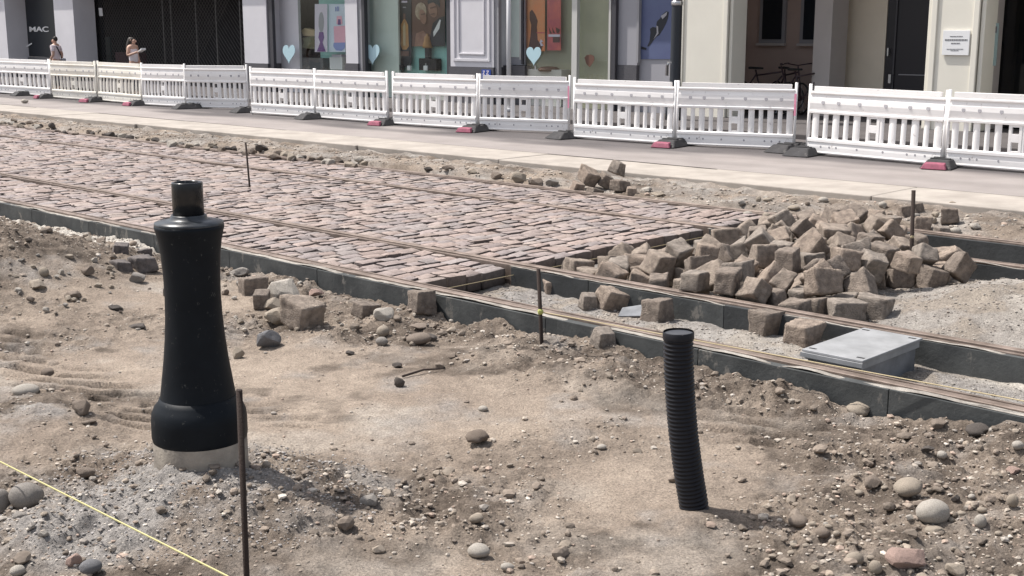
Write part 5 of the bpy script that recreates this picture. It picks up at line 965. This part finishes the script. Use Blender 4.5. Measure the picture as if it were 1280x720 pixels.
part('shop_window', M['glassdark'], c_, (fs(1420, 21)-3, fs(1247, 21), 21.05, 21.07, gz, TOPZ+.1))
# notice and glass plate
s_, z_ = onT(1195, 68, 19.97); r = thing('notice_sign', 'white square notice with grey lines of text on the cream pillar', 'sign', W(s_, 19.97, z_))
part('board', M['card'], r, (fs(1212, 19.97), fs(1178.5, 19.97), 19.965, 19.99, fz(1195, 69, 19.97), fz(1195, 38, 19.97)), bevel=.003)
for px0, px1, py, h, m in ((1187, 1203, 45, .8, 'ink'), (1181, 1209, 49, 1.7, 'ink'), (1189, 1200, 53.5, 1.1, 'ink'), (1184, 1205, 61, .7, 'ink'), (1189, 1199, 62.8, .6, 'ink')):
    q = MB(r.location); x_ = px0; rg = random.Random(px0)
    while x_ < px1:
        w_ = rg.uniform(1.2, 4.5); q.fbox(fs(min(x_+w_, px1), 19.96), fs(x_, 19.96), 19.9615, 19.9655, fz(x_, py+h, 19.96), fz(x_, py, 19.96)); x_ += w_+.5
    q.build('text_line', M[m], r)
s_, z_ = onT(1240, 82, 20.3); r = thing('glass_plate_sign', 'grey green glass information plate on the pillar return at the right', 'sign', W(s_, 20.3, z_))
part('plate', M['info'], r, (fs(1247, 20.45), fs(1233, 20.45), 20.45, 20.47, fz(1240, 82, 20.45), fz(1240, 29, 20.45)))
for py0, py1, px0, px1 in ((33, 41, 1237, 1245), (48, 50, 1237.5, 1242), (60, 62, 1236, 1242), (76, 78, 1236, 1240)): part('text_line', M['ink'], r, (fs(px1, 20.44), fs(px0, 20.44), 20.445, 20.449, fz(1240, py1, 20.44), fz(1240, py0, 20.44)))
b = MB(W(fs(1276, 22), 22, gz)); b.fbox(fs(1300, 22), fs(1268, 22), 22, 22.5, gz, 1.38); tag(b.build('display_counter', M['frame'], None, .01, loc=W(fs(1276, 22), 22, gz)), 'dark display counter inside the shop at the right edge', 'counter')
# ---------------------------------------------------------------- bicycles in the passage
def torus(b, c, R1, r, n=28, k=6):
    rings = []
    for i in range(n):
        a = 6.28319*i/n; rings.append([b.bm.verts.new(Vector(c)+Vector(((R1+r*math.cos(6.28319*j/k))*math.cos(a), r*math.sin(6.28319*j/k), (R1+r*math.cos(6.28319*j/k))*math.sin(a)))) for j in range(k)])
    for i in range(n):
        for j in range(k): b.bm.faces.new((rings[i][j], rings[(i+1) % n][j], rings[(i+1) % n][(j+1) % k], rings[i][(j+1) % k]))
M['bike'] = mat('dark_bicycle_paint', (.05, .03, .035), .35); M['tyre'] = mat('tyre_rubber', (.02, .02, .02), .8)
bk = thing('bicycle', 'x', 'bicycle')
for x in (-.52, .52):
    w = MB(); torus(w, (x, 0, .34), .315, .02); wo = w.build('wheel', M['tyre'], bk)
    q = MB()
    for i in range(8):
        a = math.pi*i/8; q.tube([(x-.3*math.cos(a), 0, .34-.3*math.sin(a)), (x+.3*math.cos(a), 0, .34+.3*math.sin(a))], .0025, 4)
    q.build('spokes', M['steel'], wo)
q = MB()
for a, e in (((-.52, .0, .34), (-.05, 0, .32)), ((-.52, 0, .34), (-.2, 0, .82)), ((-.05, 0, .32), (-.22, 0, .92)), ((-.05, 0, .32), (.36, 0, .80)), ((-.19, 0, .80), (.34, 0, .88)), ((.52, 0, .34), (.33, 0, 1.0))): q.tube([a, e], .018, 8)
q.build('frame', M['bike'], bk)
MB().tube([(.42, -.28, 1.06), (.36, -.2, 1.05), (.33, 0, 1.02), (.36, .2, 1.05), (.42, .28, 1.06)], .014, 8).build('handlebar', M['bike'], bk)
q = MB(); q.hexa([(-.36, -.08, .93), (-.05, -.03, .93), (-.05, .03, .93), (-.36, .08, .93), (-.36, -.09, .98), (-.05, -.025, .97), (-.05, .025, .97), (-.36, .09, .98)]); q.build('saddle', M['tyre'], bk, .015)
for i, (px, t, rz, lab) in enumerate(((955, 21.6, .3, 'dark bicycle parked in the passage, left one behind the barrier'), (985, 21.9, -.5, 'dark bicycle parked in the passage, middle one'), (1003, 21.5, 1.1, 'dark bicycle parked in the passage, right one beside the grey pier'))):
    o = bk if i == 0 else copy_tree(bk); o.location = W(fs_at(px, t), t, gz); o.rotation_euler = (0, 0, ROTZ+rz); o.scale = (.93, .93, .93); o['label'] = lab; o['group'] = 'bicycles parked in the passage'
# ---------------------------------------------------------------- people
def skin_obj(name, verts, edges, radii, m, parent, root=0, sub=2):
    me = bpy.data.meshes.new(name); me.from_pydata(verts, edges, []); me.materials.append(m); o = link(name, me, parent)
    o.modifiers.new('skin', 'SKIN').use_smooth_shade = True
    for i, r_ in enumerate(radii):
        sv = me.skin_vertices[0].data[i]; sv.radius = (r_, r_) if not isinstance(r_, tuple) else r_; sv.use_root = (i == root)
    sb = o.modifiers.new('sub', 'SUBSURF'); sb.levels = sub; sb.render_levels = sub
    return o
M.update(skinm=mat('skin', (.52, .33, .25), .6), hairm=mat('dark_brown_hair', (.03, .022, .018), .6), shirtm=mat('pale_pink_shirt', (.74, .64, .66), .85), topm=mat('white_top', (.78, .72, .74), .85), trousers=mat('dark_trousers', (.05, .055, .075), .9), strapm=mat('dark_strap', (.04, .04, .05), .8), bagm=mat('grey_bag', (.30, .31, .35), .8), shoe=mat('shoe', (.06, .05, .05), .7))
def person(loc, rz, sc, label, arms, shirt, sleeves, hair_long, bag=False):
    """local: facing +y, z up, 1.7 m tall before scaling"""
    r = thing('person', label, 'person', loc, rz); r.scale = (sc,)*3
    V = [(0, 0, .92), (0, .01, 1.10), (0, 0, 1.30), (0, -.01, 1.42), (0, 0, 1.49), (0, .02, 1.56), (0, .025, 1.63),
         (-.17, -.01, 1.40), (.17, -.01, 1.40)]
    E = [(0, 1), (1, 2), (2, 3), (3, 4), (4, 5), (5, 6), (3, 7), (3, 8)]
    Rd = [(.15, .11), (.125, .095), (.155, .105), (.12, .085), (.052, .052), (.078, .092), (.070, .085), .062, .062]
    for sx, base in ((-1, 7), (1, 8)):
        el, wr, ha = arms[sx]; i = len(V); V += [el, wr, ha]; E += [(base, i), (i, i+1), (i+1, i+2)]; Rd += [.043, .032, .035]
    for sx in (-1, 1):
        i = len(V); st_ = .16*sx; V += [(.095*sx, 0, .84), (.10*sx, st_*.5+.02, .48), (.10*sx, st_, .09), (.11*sx, st_+.16, .04)]; E += [(0, i), (i, i+1), (i+1, i+2), (i+2, i+3)]; Rd += [.09, .062, .042, .038]
    skin_obj('body', V, E, Rd, M['skinm'], r)
    SV = V[:4]+[V[7], V[8]]; SE = [(0, 1), (1, 2), (2, 3), (3, 4), (3, 5)]; SV[3] = (0, -.01, 1.43); SR = [(.175, .135), (.15, .12), (.185, .135), (.15, .115), .078, .078]
    if sleeves:
        SV += [tuple((Vector(V[7]).lerp(Vector(V[9]), .7))[:]), tuple((Vector(V[8]).lerp(Vector(V[12]), .7))[:])]; SE += [(4, 6), (5, 7)]; SR += [.062, .062]
    skin_obj('shirt', SV, SE, SR, shirt, r)
    TV = [(0, 0, .95)]; TE = []; TR = [(.165, .125)]
    for sx in (-1, 1):
        i = len(TV); st_ = .16*sx; TV += [(.095*sx, 0, .82), (.10*sx, st_*.5+.02, .48), (.10*sx, st_-.005, .13)]; TE += [(0, i), (i, i+1), (i+1, i+2)]; TR += [.105, .08, .065]
    skin_obj('trousers', TV, TE, TR, M['trousers'], r)
    if hair_long: skin_obj('hair', [(0, -.02, 1.685), (0, -.045, 1.60), (0, -.085, 1.48), (.03, -.12, 1.32), (.05, -.11, 1.2)], [(0, 1), (1, 2), (2, 3), (3, 4)], [(.085, .095), (.115, .11), (.15, .10), (.16, .08), (.09, .05)], M['hairm'], r)
    else: skin_obj('hair', [(0, .02, 1.705), (0, -.035, 1.63), (0, -.045, 1.55)], [(0, 1), (1, 2)], [(.072, .085), (.086, .078), (.06, .045)], M['hairm'], r)
    f = MB(); f.tube([(0, .10, 1.60), (0, .128, 1.565), (0, .105, 1.555)], [.008, .014, .012], 6)
    for sx in (-1, 1): f.tube([(sx*.076, .01, 1.56), (sx*.09, .0, 1.59), (sx*.08, .0, 1.62)], [.012, .015, .01], 6)
    f.build('nose_and_ears', M['skinm'], r)
    e = MB()
    for sx in (-1, 1): e.tube([(sx*.032, .095, 1.60), (sx*.032, .112, 1.60)], [.012, .008], 8)
    e.build('eyes', M['strapm'], r); MB().tube([(-.022, .108, 1.525), (0, .115, 1.523), (.022, .108, 1.525)], .006, 6).build('mouth', mat('lips', (.42, .16, .15), .5), r)
    for sx in (-1, 1):
        el, wr, ha = map(Vector, arms[sx]); dr = (ha-wr).normalized(); sd_ = dr.cross(Vector((sx, 0, .3))).normalized(); h = MB()
        for k in range(4):
            L = (.075, .085, .08, .062)[k]; o_ = ha+sd_*(k-1.5)*.017; h.tube([o_-dr*.01, o_+dr*L*.5, o_+dr*L*.8+Vector((0, 0, -.01)), o_+dr*L+Vector((0, 0, -.022))], [.009, .008, .0075, .006], 6)
        o_ = wr+dr*.03; h.tube([o_, o_+sd_*.045+dr*.03, o_+sd_*.05+dr*.06], [.011, .009, .007], 6); h.build('fingers', M['skinm'], r)
    for sx in (-1, 1):
        q = MB(); st_ = .16*sx; q.tube([(.10*sx, st_-.05, .045), (.105*sx, st_+.06, .05), (.11*sx, st_+.2, .035)], [.045, .05, .035], 10); q.build('shoe', M['shoe'], r)
    if bag:
        q = MB(); pts = [(-.17, .03, 1.43), (-.10, -.13, 1.38), (.05, -.135, 1.15), (.20, -.06, .98)]; q.tube(pts, .018, 6); q.build('bag_strap', M['strapm'], r)
        q = MB(); q.box(.15, .23, -.22, .10, .78, 1.02); q.build('shoulder_bag', M['bagm'], r, .03)
    return r
ar = {-1: ((-.23, -.06, 1.14), (-.24, .08, .95), (-.24, .12, .87)), 1: ((.23, -.08, 1.14), (.24, -.02, .92), (.24, .0, .84))}
t = 17.2; z_ = onT(73, 44, t)[1]
person(W(fs_at(75, t), t, .041), ROTZ+math.radians(120), (z_-.041)/1.75, 'person in a pale shirt with a dark bag strap seen from behind', ar, M['shirtm'], True, False, True)
ar = {-1: ((-.24, -.05, 1.15), (-.25, .02, .93), (-.25, .04, .85)), 1: ((.25, .0, 1.16), (.22, .25, 1.24), (.20, .33, 1.27))}
z_ = onT(170, 44, t)[1]
pr_ = person(W(fs_at(171, t), t, .041), ROTZ-math.radians(70), (z_-.041)/1.74, 'person with long dark hair and white sleeveless top holding a paper', ar, M['topm'], False, True)
P_ = Matrix.Translation(pr_.location) @ Matrix.Rotation(pr_.rotation_euler.z, 4, 'Z') @ Matrix.Scale(pr_.scale.x, 4) @ Vector((.17, .43, 1.285))
b = MB(P_); u = Vector((-D2[0], -D2[1], 0)); b.hexa([P_+u*a+Vector((N2[0], N2[1], 0))*c+Vector((0, 0, h+.3*a)) for h, a, c in ((0, -.09, -.06), (0, .12, -.06), (0, .12, .07), (0, -.09, .07), (.006, -.09, -.06), (.05, .12, -.06), (.05, .12, .07), (.006, -.09, .07))])
tag(b.build('paper_sheet', M['card'], None, loc=P_), 'white folded paper held by the person with long dark hair', 'paper')
# ---------------------------------------------------------------- light, sky, camera
SUN = Vector((-.86, .36, 0)).normalized(); EL = math.radians(60)
sd = Vector((SUN.x*math.cos(EL), SUN.y*math.cos(EL), math.sin(EL)))
L = bpy.data.lights.new('sun', 'SUN'); L.energy = 4.2; L.angle = math.radians(.7); L.color = (1, .955, .90)
lo = bpy.data.objects.new('sun', L); C.objects.link(lo); lo.rotation_euler = (-sd).to_track_quat('-Z', 'Y').to_euler()
w = bpy.data.worlds.new('World'); bpy.context.scene.world = w; w.use_nodes = True; nt = w.node_tree; bg = nt.nodes['Background']
sk = nt.nodes.new('ShaderNodeTexSky'); sk.sky_type = 'NISHITA'; sk.sun_disc = False; sk.sun_elevation = EL; sk.sun_rotation = math.atan2(sd.x, sd.y); sk.air_density = 1.0; sk.dust_density = 3.0; sk.ozone_density = 1.0
hs = nt.nodes.new('ShaderNodeHueSaturation'); hs.inputs['Saturation'].default_value = .5; nt.links.new(sk.outputs['Color'], hs.inputs['Color']); nt.links.new(hs.outputs['Color'], bg.inputs['Color']); bg.inputs['Strength'].default_value = .13
cam = bpy.data.cameras.new('camera'); cam.sensor_width = 36; cam.lens = F/1280*36; cam.clip_end = 2000; co = bpy.data.objects.new('camera', cam); C.objects.link(co)
co.location = (0, 0, H); co.rotation_euler = (math.pi/2-pit, 0, 0); sc = bpy.context.scene; sc.camera = co
sc.view_settings.view_transform = 'Standard'; sc.view_settings.look = 'None'; sc.view_settings.gamma = 1; sc.view_settings.exposure = .5; sc.view_settings.use_curve_mapping = False
